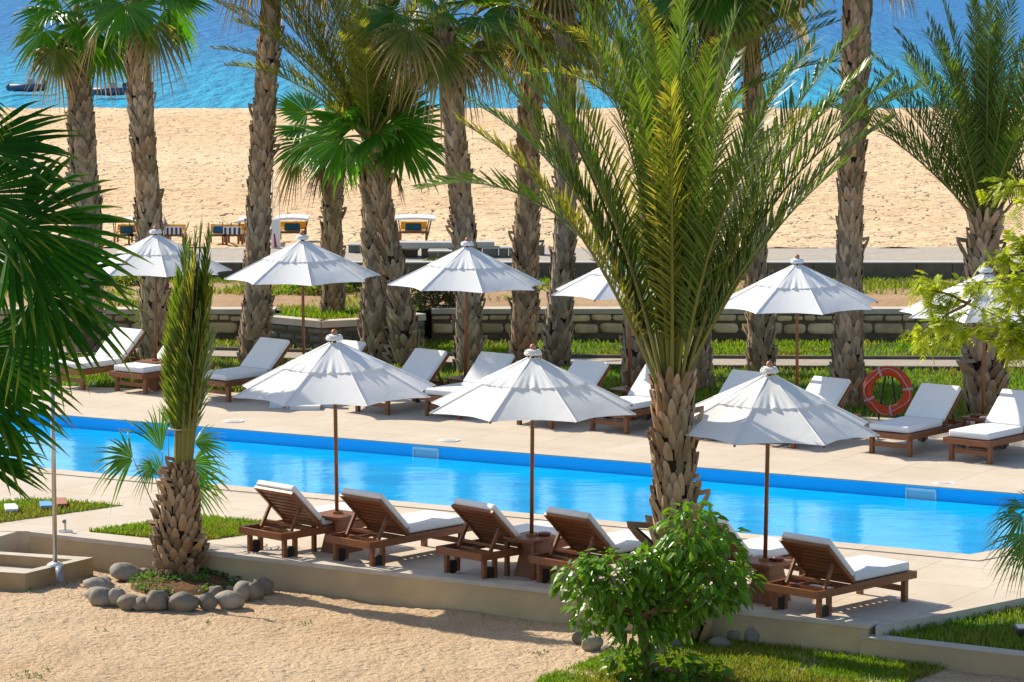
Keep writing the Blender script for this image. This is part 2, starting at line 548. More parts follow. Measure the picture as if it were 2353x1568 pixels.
def poly_with_hole(name, outl, hole, z, m, kind='structure'):
    bm = bmesh.new()
    edges = []
    for lp in (outl, hole):
        vs = [bm.verts.new((p[0], p[1], z)) for p in lp]
        for i in range(len(vs)): edges.append(bm.edges.new((vs[i], vs[(i + 1) % len(vs)])))
    bmesh.ops.triangle_fill(bm, use_beauty=True, edges=edges)
    for f in bm.faces:
        if f.normal.z < 0: f.normal_flip()
    me = bpy.data.meshes.new(name); bm.to_mesh(me); bm.free()
    me.materials.append(m)
    o = bpy.data.objects.new(name, me); C.objects.link(o)
    return tag(o, kind=kind)


poly_with_hole('pool_deck', deck_out, gap, 0.0, M['deck'])
# coping round the pool, a hair above the deck with an open joint behind it
mb = MB()
for i in range(4):
    a, b = pool[i], pool[(i + 1) % 4]; oa, ob = outer[i], outer[(i + 1) % 4]
    q = [L3(a, .012), L3(b, .012), L3(ob, .012), L3(oa, .012)]
    lo = [L3(a, -.008), L3(b, -.008), L3(ob, -.06), L3(oa, -.06)]
    mb.add(q + lo, [(3, 2, 1, 0), (0, 1, 5, 4), (2, 3, 7, 6)])
tag(mb.build('pool_coping', M['deck'], fix=False), kind='structure')
mb = MB()
for i in range(4):
    oa, ob = offset_poly(pool, COPW - .02)[i], offset_poly(pool, COPW - .02)[(i + 1) % 4]
    ga, gb = offset_poly(pool, COPW + .06)[i], offset_poly(pool, COPW + .06)[(i + 1) % 4]
    mb.add([L3(oa, -.03), L3(ob, -.03), L3(gb, -.03), L3(ga, -.03)], [(3, 2, 1, 0)])
tag(mb.build('coping_joint', M['joint']), kind='structure')
mb = MB()
for i in range(4):
    a, b = pool[i], pool[(i + 1) % 4]
    mb.add([L3(a, -.008), L3(b, -.008), L3(b, -.6), L3(a, -.6)], [(0, 1, 2, 3)])
tag(mb.build('pool_wall_tiles', M['tile']), kind='structure')
WZ = -.19
sheet('pool_water', [L3(p, WZ) for p in offset_poly(pool, .01)], M['water'])
# skimmer mouths in the far pool wall
fdir = (xy(PF1) - xy(PF0)).normalized(); fnn = Vector((fdir.y, -fdir.x))


def on_far(px):
    lo, hi = 0., 1.
    for _ in range(50):
        mid = (lo + hi) / 2; p = PF0.lerp(PF1, mid)
        x = 1176.5 + FOC * p.x / (p - Vector((0, 0, H))).dot(FW)
        if x < px: lo = mid
        else: hi = mid
    return xy(PF0.lerp(PF1, lo))


for (xa, xb, lab) in ((951, 1008, 'white framed skimmer mouth in pool wall between the first two near umbrellas'),
                      (2084, 2151, 'white framed skimmer mouth in pool wall past the last near umbrella')):
    a, b = on_far(xa), on_far(xb)
    t = thing('pool_skimmer', L3((a + b) / 2, -.13), lab, 'pool skimmer', 'skimmer mouths in the pool wall')
    o = L3((a + b) / 2, -.13); hw = (b - a).length / 2
    mb = MB()
    f3 = L3(fdir, 0); n3 = L3(fnn, 0)
    for (p, q) in ((-f3 * hw + UP * .075, f3 * hw + UP * .075), (-f3 * hw - UP * .12, f3 * hw - UP * .12)):
        mb.bar(p + n3 * .012, q + n3 * .012, .02, .032)
    for s in (-1, 1):
        mb.bar(f3 * s * hw - UP * .12 + n3 * .012, f3 * s * hw + UP * .075 + n3 * .012, .028, .02, up=f3)
    mb.build('frame', M['whitep'], t)
    mb = MB(); mb.box(n3 * .008 - UP * .02, (hw * 2 - .03, .008, .17), Matrix((f3, n3, UP)).transposed())
    mb.build('grille', M['skim'], t)

# ------------------------------------------------------------------ front walls
t = thing('garden_wall', L3(xy(W0), SZ), 'long low rendered wall edging the near side of the pool deck above the sand', 'wall')
o0 = L3(xy(W0), SZ)
mb = MB()
a0, a1 = xy(W0) - xy(W0), xy(W1) - xy(W0)
mb.prism([a0, a1, a1 + wn * WTH, a0 + wn * WTH], -.3, -SZ - .02)
mb.build('wall_body', M['wall'], t)
mb = MB()
c0, c1 = a0 - wdir * .012 - wn * .012, a1 + wdir * .012 - wn * .012
mb.prism([c0, c1, c1 + wn * (WTH + .02), c0 + wn * (WTH + .02)], -SZ - .02, -SZ + WT)
mb.build('coping', M['cap'], t)
# lower wall to the right, round the raised lawn
K0, K1 = G(1972, 1462, -.10), G(2900, 1568, -.10)
kd = (xy(K1) - xy(K0)).normalized(); kn = Vector((-kd.y, kd.x))
t = thing('garden_wall', L3(xy(K0), SZ), 'lower rendered kerb wall holding up the small lawn past the end of the long wall', 'wall')
b1 = xy(K1) - xy(K0); b0 = Vector((0, 0)) + kd * .03
mb = MB(); mb.prism([b0, b1, b1 + kn * .2, b0 + kn * .2], -.3, -.10 - SZ - .015); mb.build('wall_body', M['wall'], t)
mb = MB(); mb.prism([b0 - kn * .01, b1 - kn * .01, b1 + kn * .21, b0 + kn * .21], -.10 - SZ - .015, -.10 - SZ); mb.build('coping', M['cap'], t)
LAWNR = [xy(K0) + kn * .21 + kd * .03, xy(K1) + kn * .21, xy(G(2900, 1270, -.05)), xy(G(2012, 1447, -.05))]
sheet('lawn_soil', [L3(p, -.12) for p in LAWNR], M['turf'])
mb = MB()
e0, e1 = xy(G(2012, 1443)), xy(LR1); en = Vector((-(e1 - e0).normalized().y, (e1 - e0).normalized().x))
mb.add([L3(e0, 0), L3(e1, 0), L3(e1, -.2), L3(e0, -.2)], [(3, 2, 1, 0)])
tag(mb.build('deck_edge', M['cap']), kind='structure')
mb = MB()
mb.add([L3(xy(W1), 0.0), L3(Wi1, 0.0), L3(Wi1, -.3), L3(xy(W1), -.3)], [(0, 1, 2, 3)])

# the lower slab and shower tray on the left
mb = MB()
st = [xy(G(-500, 1247, -.16)), xy(G(0, 1251, -.16)), xy(G(68, 1236, -.16)), Wi0 - wdir * .001, xy(G(-500, 1221))]
mb.prism([xy(G(-500, 1221)), Wi0 - wdir * .02, xy(G(66, 1230, -.10)), xy(G(0, 1249, -.10)), xy(G(-500, 1262, -.10))], SZ - .1, -.005)
tag(mb.build('deck_step', M['deck']), kind='structure')
BZ = -.14
bo = [G(214, 1281, BZ), G(58, 1318, BZ), G(-260, 1299, BZ), G(-160, 1258, BZ)]
bi = [G(168, 1286, BZ), G(62, 1310, BZ), G(-240, 1293, BZ), G(-110, 1266, BZ)]
base = L3(xy(bo[1]), SZ)
t = thing('shower_tray', base, 'square rendered shower tray with sunken floor beside the steel post', 'shower tray')
mb = MB()
oo = [p - base for p in bo]; ii = [p - base for p in bi]
for i in range(4):
    j = (i + 1) % 4
    dn = lambda p, z: Vector((p.x, p.y, z))
    mb.add([oo[i], oo[j], ii[j], ii[i]], [(3, 2, 1, 0)], 1)
    mb.add([oo[i], oo[j], dn(oo[j], -.2), dn(oo[i], -.2)], [(0, 1, 2, 3)], 0)
    mb.add([ii[i], ii[j], dn(ii[j], .06), dn(ii[i], .06)], [(3, 2, 1, 0)], 0)
mb.build('tray_wall', [M['basin'], M['cap']], t, fix=False)
mb = MB(); mb.add([dn(p, .07) for p in ii], [(3, 2, 1, 0)]); mb.build('tray_floor', M['cap'], t)
mb = MB()
p0 = G(136, 1318, -.2) - base
mb.tube([p0 + Vector((-.02, .1, .04)), p0 + Vector((0, -.01, .03)), p0 + Vector((.02, -.06, -.02)), p0 + Vector((.025, -.07, -.10))], .045, 12)
mb.build('drain_pipe', M['pvc'], t, smooth=True)
sp = G(127, 1300, BZ)
t = thing('shower_post', sp, 'tall plain steel shower post rising from the tray rim', 'shower')
mb = MB(); mb.tube([(0, 0, 0), (0, 0, 2.60)], .030, 14); mb.build('post', M['steel'], t, smooth=True)
mb = MB(); mb.tube([(0, 0, 0), (0, 0, .02), (0, 0, .05)], [.11, .105, .05], 20); mb.build('base_flange', M['flange'], t, smooth=True)
mb = MB(); mb.tube([(0, 0, 2.6), (0, 0, 2.63)], [.033, .033], 12); mb.build('cap', M['flange'], t, smooth=True)
tp = G(150, 1222, WT)
t = thing('foot_tap', tp, 'small metal tap on the wall coping behind the shower post', 'tap')
mb = MB(); mb.tube([(0, 0, 0), (0, 0, .015)], .10, 16); mb.build('cover_plate', M['steel'], t)
mb = MB(); mb.tube([(0, 0, .01), (0, 0, .13)], .014, 8); mb.build('stem', M['steel'], t)
mb = MB(); mb.tube([(-.01, -.03, .14), (-.01, .02, .14)], [.026, .026], 10); mb.build('handle', M['pvc'], t)

# deck drains
for (px, py, lab) in ((537, 970, 'small round white drain cover beside the pool past the tied palm'),
                      (1032, 1014, 'small round white drain cover near the first pool skimmer'),
                      (2169, 1113, 'small round white drain cover near the second pool skimmer')):
    t = thing('drain_cover', G(px, py - 1, 0), lab, 'drain cover', 'drain covers beside the pool')
    mb = MB(); mb.tube([(0, 0, .002), (0, 0, .014)], .17, 20); mb.build('rim', M['whitep'], t)
    mb = MB(); mb.tube([(0, 0, .012), (0, 0, .018)], .11, 20); mb.build('lid', M['cap'], t)

# ------------------------------------------------------------------ lawns (patches of near lawn inside the deck)
def pip(p, poly):
    x, y = p; c = False; n = len(poly)
    for i in range(n):
        x1, y1 = poly[i][0], poly[i][1]; x2, y2 = poly[i - 1][0], poly[i - 1][1]
        if (y1 > y) != (y2 > y) and x < (x2 - x1) * (y - y1) / (y2 - y1) + x1: c = not c
    return c


def blades(name, poly, z, n, h, wd, m, zf=None, keep=None, label=None, lean=.35):
    xs = [p[0] for p in poly]; ys = [p[1] for p in poly]
    mb = MB(); k = 0; tries = 0
    while k < n and tries < n * 12:
        tries += 1
        x = random.uniform(min(xs), max(xs)); y = random.uniform(min(ys), max(ys))
        if not pip((x, y), poly): continue
        if keep and random.random() > keep(x, y): continue
        k += 1
        a = random.uniform(0, 2 * PI); hh = h * random.uniform(.5, 1.25)
        dx, dy = math.cos(a) * wd, math.sin(a) * wd
        lx, ly = random.gauss(0, lean) * hh, random.gauss(0, lean) * hh
        zz = (zf(x, y) if zf else z)
        mb.add([(x - dx, y - dy, zz), (x + dx, y + dy, zz), (x + lx * .4 + dx * .7, y + ly * .4 + dy * .7, zz + hh * .6),
                (x + lx * .4 - dx * .7, y + ly * .4 - dy * .7, zz + hh * .6), (x + lx, y + ly, zz + hh)], [(0, 1, 2, 3), (3, 2, 4)])
    o = mb.build(name, m)
    return tag(o, kind='stuff')


P1 = [xy(G(-420, 1190)), xy(G(80, 1147)), xy(G(284, 1162)), xy(G(0, 1202)), xy(G(-420, 1262))]
P2 = [xy(G(204, 1222)), xy(G(459, 1186)), xy(G(700, 1211)), xy(G(470, 1243)), xy(G(400, 1243))]
for nm, P in (('a', P1), ('b', P2)):
    sheet('lawn_soil', [L3(p, .004) for p in P], M['turf'])
blades('grass', P1, .004, 9000, .055, .008, M['grass'])
blades('grass', P2, .004, 7000, .055, .008, M['grass'])
blades('grass', LAWNR, -.12, 12000, .075, .008, M['grass'])
# foreground lawn, thinning out into the sand
FL = [xy(G(1180, 1640, SZ)), xy(G(1400, 1500, SZ)), xy(G(1700, 1440, SZ)), xy(G(2080, 1500, SZ)), xy(G(2260, 1520, SZ)), xy(G(2150, 1545, SZ)), xy(G(1950, 1640, SZ))]
sheet_pts = [L3(p, SZ + .02) for p in FL]
cxy = sum((Vector(p) for p in FL), Vector((0, 0))) / len(FL)


def fl_keep(x, y):
    return max(0., min(1., 1.0 + noise.noise(Vector((x * 1.6, y * 1.1, 3))) * 1.5))


blades('grass', FL, SZ, 30000, .075, .008, M['grass'], zf=sandz, keep=fl_keep)
blades('grass', [FL[0], FL[1], xy(G(1240, 1560, SZ))], SZ, 1500, .06, .008, M['grass'], zf=sandz, keep=fl_keep)
# strips across the pool
lawn_back = [xy(back0), xy(back1), Vector((30, 66.3)), Vector((-30, 66.3))]
sheet('lawn_soil', [L3(back0, -.004), L3(back1, -.004), (40, 66.6, -.004), (-40, 66.6, -.004)], M['turf'])
pathA = [xy(G(-300, 786)), xy(G(1200, 823)), xy(G(2600, 829)), xy(G(2600, 853)), xy(G(1200, 845)), xy(G(-300, 806))]
sheet('garden_path', [L3(p, .012) for p in pathA], M['path'])
mb = MB()
for (a, b) in ((0, 1), (1, 2), (3, 4), (4, 5)):
    pa, pb = L3(pathA[a], .02), L3(pathA[b], .02)
    mb.bar(pa, pb, .10, .10)
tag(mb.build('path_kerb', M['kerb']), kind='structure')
nearstrip = [xy(back0), xy(back1), pathA[3], pathA[4], pathA[5]]
farstrip = [pathA[0], pathA[1], pathA[2], Vector((16, 65.6)), Vector((-13, 65.6))]


def fkeep(x, y):
    return .25 + .75 * max(0, min(1, .55 + noise.noise(Vector((x * .5, y * .5, 9))) * 2))


def xlim(poly, x0, x1):
    return lambda x, y: (1 if x0 < x < x1 else 0)


blades('grass', nearstrip, 0, 26000, .085, .014, M['grass'], keep=xlim(nearstrip, -11, 11.5))
blades('grass', farstrip, 0, 14000, .095, .016, M['grass'], keep=lambda x, y: fkeep(x, y) if -11 < x < 12 else 0)

# ------------------------------------------------------------------ terrace: stone wall, planter, second wall, promenade
YW = 66.3
TZ = .60


def stone_wall(name, pts, z0, z1, capz, m_stone, m_cap, label, capw=.42, rows=((.17, .68), (.68, 1.0)), step=.46, capover=.04):  # default rows leave a dark core strip at the foot, painting a recess's shadow
    base = Vector((pts[0][0], pts[0][1], z0))
    t = thing(name, base, label, 'wall')
    st = MB(); core = MB(); cap = MB()
    for i in range(len(pts) - 1):
        a, b = xy(pts[i]), xy(pts[i + 1]); d = (b - a).normalized(); n = Vector((d.y, -d.x)); ln = (b - a).length
        q = [a - base.xy, b - base.xy, b - n * .3 - base.xy, a - n * .3 - base.xy]
        core.prism(q, -.3, z1 - z0)
        cq = [a + n * capover - base.xy, b + n * capover - base.xy, b - n * capw - base.xy, a - n * capw - base.xy]
        cap.prism(cq, z1 - z0, capz - z0)
        for r0, r1 in rows:
            s = 0.
            while s < ln - .08:
                wd = min(step * random.uniform(.6, 1.35) * (.75 if r1 - r0 < .45 else 1), ln - s)
                if ln - s - wd < .15: wd = ln - s
                hz0 = (z1 - z0) * (r0 + random.uniform(0, .07)); hz1 = (z1 - z0) * (r1 - random.uniform(0.0, .07))
                g = .009; rr = min(wd, hz1 - hz0) * random.uniform(.2, .48)
                x0, x1, y0, y1 = s + g, s + wd - g, hz0 + g, hz1 - g
                ring = []
                for (cx, cy, st0) in ((x1 - rr, y1 - rr, 0), (x0 + rr, y1 - rr, 90), (x0 + rr, y0 + rr, 180), (x1 - rr, y0 + rr, 270)):
                    jr = random.uniform(.85, 1.1)
                    for k in (0, 45, 90):
                        ring.append((cx + rr * jr * math.cos(R(st0 + k)), cy + rr * jr * math.sin(R(st0 + k))))
                mx, my = (x0 + x1) / 2, (y0 + y1) / 2
                vs = []
                for (sc, dep) in ((1.0, -.01), (.97, .02), (.86, .04), (.5, .048)):
                    for (u, v) in ring:
                        uu = mx + (u - mx) * sc; vv = my + (v - my) * sc
                        p = a + d * uu + n * dep - base.xy
                        vs.append((p.x, p.y, vv))
                k = len(ring); fs = []
                for l in range(3):
                    for e in range(k):
                        fs.append((l * k + e, l * k + (e + 1) % k, (l + 1) * k + (e + 1) % k, (l + 1) * k + e))
                fs.append(tuple(range(3 * k, 4 * k)))
                st.add(vs, fs)
                s += wd
    core.build('wall_core', M['joint'], t)
    st.build('stone_face', m_stone, t, smooth=True)
    cap.build('coping', m_cap, t)
    return t


xl = lambda px: A(px, 707, YW).x
stone_wall('stone_wall', [(-18, YW), (xl(632), YW)], .0, .50, .60, M['stonewall'], M['cap'], 'tan rubble garden wall with pale cap between the tied palm and the mossy planter')
stone_wall('stone_wall', [(xl(992), YW - .12), (14.5, YW - .12)], .0, .52, .62, M['stonewall'], M['cap'], 'long tan rubble garden wall with pale cap running past the planter to the date palm')
pl = [G(618, 727, TZ).xy, G(739, 738, TZ).xy, G(842, 733, TZ).xy, G(975, 721, TZ).xy]
stone_wall('planter', pl, .0, .47, .60, M['darkstone'], M['cap'], 'angular planter wall of mossy grey blocks round a palm', .25, ((0, .34), (.34, .68), (.68, 1.0)), .55, .05)
sheet('planter_soil', [L3(pl[0], .52), L3(pl[1], .52), L3(pl[2], .52), L3(pl[3], .52), (pl[3].x, 67.2, .52), (pl[0].x, 67.2, .52)], M['turf'])
sheet('terrace', [(-40, YW + .05, TZ - .03), (40, YW + .05, TZ - .03), (40, 72.2, TZ + .04), (-40, 72.2, TZ + .04)], M['soil'])
plg = [pl[0] + Vector((.3, .35)), pl[1] + Vector((0, .35)), pl[2] + Vector((0, .35)), pl[3] + Vector((-.3, .35)), Vector((pl[3].x, 67.)), Vector((pl[0].x, 67.))]
blades('grass', plg, .52, 2200, .13, .018, M['grass'])


def tkeep(x, y):
    e = max(0, (y - 69.0) / 3.0)
    return max(0, min(1, -.15 + e * .9 + noise.noise(Vector((x * .45, y * .7, 5))) * 1.6))


blades('grass', [Vector((-13, 66.9)), Vector((13, 66.9)), Vector((13, 72)), Vector((-13, 72))], TZ, 14000, .12, .018, M['grass'], keep=tkeep)
# low grey wall in front of the promenade
t = thing('promenade_wall', (0, 72.1, TZ), 'low grey block wall between the terrace and the gravel promenade', 'wall')
mb = MB()
x = -20.
while x < 20:
    wd = random.uniform(.7, 1.5)
    mb.box((x + wd / 2, .15 + random.uniform(-.008, .008), .14), (wd - .014, .3, .50)); x += wd
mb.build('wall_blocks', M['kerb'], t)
mb = MB(); mb.box((0, .17, .395), (40, .36, .02)); mb.build('coping', M['bench'], t)
sheet('promenade', [(-60, 72.3, .985), (60, 72.3, .985), (60, 75.9, 1.0), (-60, 75.9, 1.0)], M['prom'])

# ------------------------------------------------------------------ palms
def boots(mb, pts, rad, ring=.11, nper=13, out=1.0, z0=0.0, jitter=.25, size=1.0, matf=None):
    "spiral of overlapping pointed leaf bases on a trunk"
    P = [Vector(p) for p in pts]
    seg = [0.]
    for i in range(1, len(P)): seg.append(seg[-1] + (P[i] - P[i - 1]).length)
    tot = seg[-1]

    def at(s):
        s = max(0, min(tot, s))
        for i in range(1, len(P)):
            if s <= seg[i] or i == len(P) - 1:
                k = (s - seg[i - 1]) / max(1e-6, seg[i] - seg[i - 1])
                return P[i - 1].lerp(P[i], k), (P[i] - P[i - 1]).normalized(), rad[i - 1] + (rad[i] - rad[i - 1]) * k
    s = -ring * .5; row = 0
    while s < tot - ring * .3:
        for k in range(nper):
            ss = s + random.gauss(0, ring * jitter * .5)
            c, d, r = at(ss)
            th = 2 * PI * (k + (row % 2) * .5 + random.gauss(0, .10)) / nper
            a = d.cross(Vector((0, 1, 0)))
            a = (a if a.length > .01 else Vector((1, 0, 0))).normalized(); b = d.cross(a)
            n = (a * math.cos(th) + b * math.sin(th)).normalized()
            u = d.cross(n)
            vq = noise.noise(Vector((th * .9 + P[-1].z * 7, ss * 1.7, P[-1].x * 5)))
            if random.random() < .03 + max(0, -vq - .25) * .5: continue
            wd = 2 * PI * r / nper * random.uniform(.85, 1.22) * size * (1 + .25 * vq)
            hh = ring * random.uniform(1.6, 2.4) * size
            o = out * random.uniform(.45, 1.6) * wd * (.5 + .45 * vq)
            if random.random() < .06: o *= 1.9; hh *= 1.15
            tw = random.gauss(0, .14)
            p0 = c + n * (r * .93)
            tl = []
            prof = [(-.48, 0, .0), (-.54, .42, .35), (-.36, .80, .72), (-.12, 1.0, 1.0), (.12, 1.0, 1.0), (.36, .80, .72), (.54, .42, .35), (.48, 0, .0)]
            mid = [(0, .02, .25), (0, .42, .72), (0, .8, .98)]
            for (x, y, q) in prof + mid:
                tl.append(p0 + u * ((x + tw * y) * wd) + d * (y * hh) + n * (q * o + .004))
            bk = []
            for (x, y, q) in ((-.34, .74, .1), (-.10, .92, .12), (.10, .92, .12), (.34, .74, .1)):
                bk.append(p0 + u * ((x + tw * y) * wd) + d * (y * hh) + n * (q * o - .01))
            uv = [(0, y) for (_, y, _) in prof + mid] + [(0, .0)] * 4
            mb.add(tl + bk, [(0, 8, 9, 1), (1, 9, 10, 2), (2, 10, 3), (3, 10, 4), (4, 10, 5), (5, 10, 9, 6), (6, 9, 8, 7),
                             (2, 3, 12, 11), (3, 4, 13, 12), (4, 5, 14, 13)], 0, uv)
        s += ring; row += 1


def trunk(parent, pts, rad, m, ring=.11, nper=13, out=1.0, size=1.0):
    core = MB()
    core.tube(pts, [r * .96 for r in rad], 14)
    n0 = len(core.f)
    boots(core, pts, rad, ring, nper, out, size=size)
    core.m = [1] * n0 + [0] * (len(core.f) - n0)
    return core.build('trunk', [m, M['core']], parent)


def fan_leaf(mb, hub, axis, normal, Rd, nseg=34, spread=150, droop=.2, fold=.4, split=.6, mat=0, asym=0.):
    a = Vector(axis).normalized(); s = a.cross(Vector(normal)).normalized(); n = s.cross(a).normalized()
    da = 2 * R(spread) / nseg
    ts = (.04, .28, split, split + (1 - split) * .4, split + (1 - split) * .75, 1.0)
    for i in range(nseg):
        an = -R(spread) + da * (i + .5) + random.gauss(0, .012)
        d = a * math.cos(an) + s * math.sin(an)
        L = Rd * (.62 + .38 * math.cos(an * .55)) * random.uniform(.93, 1.06)
        sd = d.cross(n)
        lift = n * (.10 * abs(math.sin(an)))         # shallow cup
        dr = droop * random.uniform(.5, 1.5)
        tdr = random.uniform(.0, .3) if random.random() < .85 else random.uniform(.4, 1.1)
        side = random.gauss(0, .05)
        vs = []; uv = []
        for t in ts:
            w = (t * math.tan(da / 2) * L * 1.03) if t <= split else (split * math.tan(da / 2) * L) * (1 - (t - split) / (1 - split)) ** .8 + .0008
            c = Vector(hub) + (d + lift) * (t * L) + sd * (side * max(0, t - split) * L)
            c -= UP * (dr * L * max(0, t - .15) ** 2 + tdr * L * max(0, t - split) ** 2)
            f = n * (w * fold)
            vs += [c + sd * w - f, c + f, c - sd * w - f]
            uv += [(i / nseg, t)] * 3
        fs = []
        for k in range(len(ts) - 1):
            fs += [(3 * k, 3 * k + 1, 3 * k + 4, 3 * k + 3), (3 * k + 1, 3 * k + 2, 3 * k + 5, 3 * k + 4)]
        mb.add(vs, fs, mat, uv)


def petiole(mb, a, b, sag, r, mat):
    a = Vector(a); b = Vector(b); pts = []
    for i in range(6):
        t = i / 5
        pts.append(a.lerp(b, t) + UP * (sag * math.sin(PI * t)))
    mb.tube(pts, [r * (1 - .5 * i / 5) for i in range(6)], 5, mat)


def fan_crown(parent, c, n, Rd, lp, leafm, dry=0, elev=(78, -38), nseg=26, drym=None, tilt=0):
    "crown (a heart of upright new leaves) with each fan frond as a sub-part"
    c = Vector(c)
    hb = MB()
    for k in range(4):
        a = k * 1.7
        d = Vector((math.cos(a) * .16, math.sin(a) * .16, 1))
        fan_leaf(hb, c + d * .18, d, Vector((-d.x, -d.y, .2)), Rd * .75, 12, 16, .02, .6, .8)
    hb.tube([c - UP * .35, c, c + UP * .25], [.16, .14, .06], 10, 1)
    crown = hb.build('crown', [leafm, M['stalk']], parent)
    az = random.uniform(0, 6)
    for k in range(n):
        f = (k + .5) / n
        e = R(elev[0] + (elev[1] - elev[0]) * f + random.gauss(0, 5))
        az += 2.39996 + random.gauss(0, .15)
        d = Vector((math.cos(az) * math.cos(e), math.sin(az) * math.cos(e), math.sin(e)))
        L = lp * random.uniform(.8, 1.15)
        hub = c + d * L - UP * (.12 * L * math.cos(e))
        mb = MB()
        petiole(mb, c + d * .1, hub, .06 * L, .02, 1)
        e2 = e - R(22 + 20 * f)
        ax = Vector((math.cos(az) * math.cos(e2), math.sin(az) * math.cos(e2), math.sin(e2)))
        sd = ax.cross(UP).normalized(); nn = sd.cross(ax)
        nn = (nn + sd * random.gauss(0, .3) + Vector((random.gauss(0, .35), random.uniform(-1.1, .15), 0))).normalized()
        isdry = k >= n - dry
        fan_leaf(mb, hub, ax, nn, Rd * random.uniform(.85, 1.1), nseg, random.uniform(100, 125), .10 + .28 * f + (.3 if isdry else 0), .4, .62 - (.15 if isdry else 0))
        mb.build('frond', [(drym or M['fandry']) if isdry else leafm, M['stalk']], crown)
    return crown


def skirt(parent, c, n, L, r):
    "dead leaves hanging under the crown"
    mb = MB(); c = Vector(c)
    for k in range(n):
        az = random.uniform(0, 2 * PI)
        d = Vector((math.cos(az), math.sin(az), random.uniform(-.6, .3))).normalized()
        hub = c + d * random.uniform(r, r + .25) - UP * random.uniform(0, .3)
        ax = Vector((math.cos(az) * .35, math.sin(az) * .35, -1))
        fan_leaf(mb, hub, ax, Vector((math.cos(az), math.sin(az), .3)), L * random.uniform(.7, 1.1), 14, random.uniform(25, 60), .3, .8, .3)
    mb.build('dead_leaf_skirt', M['thatch'], parent)


def date_frond(mb, p0, az, e0, L, bend, nl=58, leaf=.42, hug=48, vee=28, mat=0, matr=1, start=.2, twist=0., droopl=.12, endkeep=1.0, r0=.022):
    "feather frond: an arching stem with two rows of narrow leaflets"
    n = 16; pts = []; p = Vector(p0); e = e0
    for i in range(n + 1):
        pts.append(p.copy())
        d = Vector((math.cos(az) * math.cos(e), math.sin(az) * math.cos(e), math.sin(e)))
        p = p + d * (L / n)
        e -= bend / n * (.35 + 1.3 * i / n)
    mb.tube(pts, [r0 * (1 - .85 * i / n) for i in range(n + 1)], 5, matr, False)
    for k in range(nl):
        t = start + (1 - start) * (k + .5) / nl
        x = t * n; i = min(n - 1, int(x)); c = pts[i].lerp(pts[i + 1], x - i)
        d = (pts[i + 1] - pts[i]).normalized()
        sd = d.cross(UP)
        sd = (sd if sd.length > .05 else Vector((math.sin(az), -math.cos(az), 0))).normalized()
        u = sd.cross(d).normalized()
        if twist:
            q = Matrix.Rotation(twist, 3, d); sd = q @ sd; u = q @ u
        tt = (t - start) / (1 - start)
        ln = leaf * (.45 + .55 * min(1, tt / .18)) * (1 - .55 * max(0, (tt - .55) / .45) ** 1.3) * random.uniform(.88, 1.1)
        hg = R(hug * (1 - .35 * tt) + random.gauss(0, 4))
        for s in (-1, 1):
            vv = R(vee + random.gauss(0, 12))
            ld = (d * math.cos(hg) + (sd * s * math.cos(vv) + u * math.sin(vv)) * math.sin(hg)).normalized()
            wv = (ld.cross(sd * s * math.sin(vv) - u * math.cos(vv)))
            wv = wv.normalized() if wv.length > .01 else u
            w = .0125 * (leaf / .42) ** .5
            dr = droopl * random.uniform(.3, 1.7)
            m1 = c + ld * ln * .5 - UP * (dr * ln * .2); m2 = c + ld * ln - UP * (dr * ln)
            mb.add([c + wv * w * .6, c - wv * w * .6, m1 - wv * w, m1 + wv * w, m2], [(0, 1, 2, 3), (3, 2, 4)], mat,
                   [(t, .1), (t, .1), (t, .6), (t, .6), (t, 1.)])


def date_crown(parent, c, n, L, leafm, e=(86, 32), bend=(.5, 1.2), nl=56, leaf=.42, extra=(), old=None, r=.10, hug=48, vee=28, r0=.022, oldp=.75):
    c = Vector(c)
    hb = MB()
    for k in range(7):
        date_frond(hb, c + Vector((math.cos(k) * .03, math.sin(k) * .03, 0)), k * 2.4, R(86 - k), L * .62, .12, 30, leaf * .6, 14, 10, r0=r0)
    crown = hb.build('crown', [leafm, M['rachis']], parent)
    az = random.uniform(0, 6)
    lst = []
    for k in range(n):
        f = (k + .5) / n
        az += 2.39996 + random.gauss(0, .1)
        lst.append((az, e[0] + (e[1] - e[0]) * f + random.gauss(0, 3), L * random.uniform(.88, 1.05) * (1 - .08 * f), bend[0] + (bend[1] - bend[0]) * f + random.gauss(0, .1), f))
    for (a, el, ll, b) in extra: lst.append((R(a), el, ll, b, .6))
    for (a, el, ll, b, f) in lst:
        mb = MB()
        p = c + Vector((math.cos(a), math.sin(a), 0)) * (r * (.4 + .6 * f)) - UP * (.28 * f)
        date_frond(mb, p, a, R(el), ll, b, nl, leaf, hug, vee, start=.13 + .04 * random.random(), twist=random.gauss(0, .25), r0=r0)
        mb.build('frond', [old if (old and f > .62 and random.random() < oldp) else leafm, M['rachis']], crown)
    return crown


def trunk_line(pxs, z0=0.0, wpx=None, sub=2):
    "trunk axis from photograph survey: base on the ground, the rest at the base's distance"
    b = G(pxs[0][0], pxs[0][1], z0)
    out = [Vector((0, 0, -.05))]
    sc = b.y / FOC
    rad = [wpx[0] * sc / 2 * .80]
    for i, (x, y) in enumerate(pxs[1:]):
        out.append(A(x, y, b.y) - b)
        rad.append(wpx[i + 1] * sc / 2 * .80)
    return b, out, rad


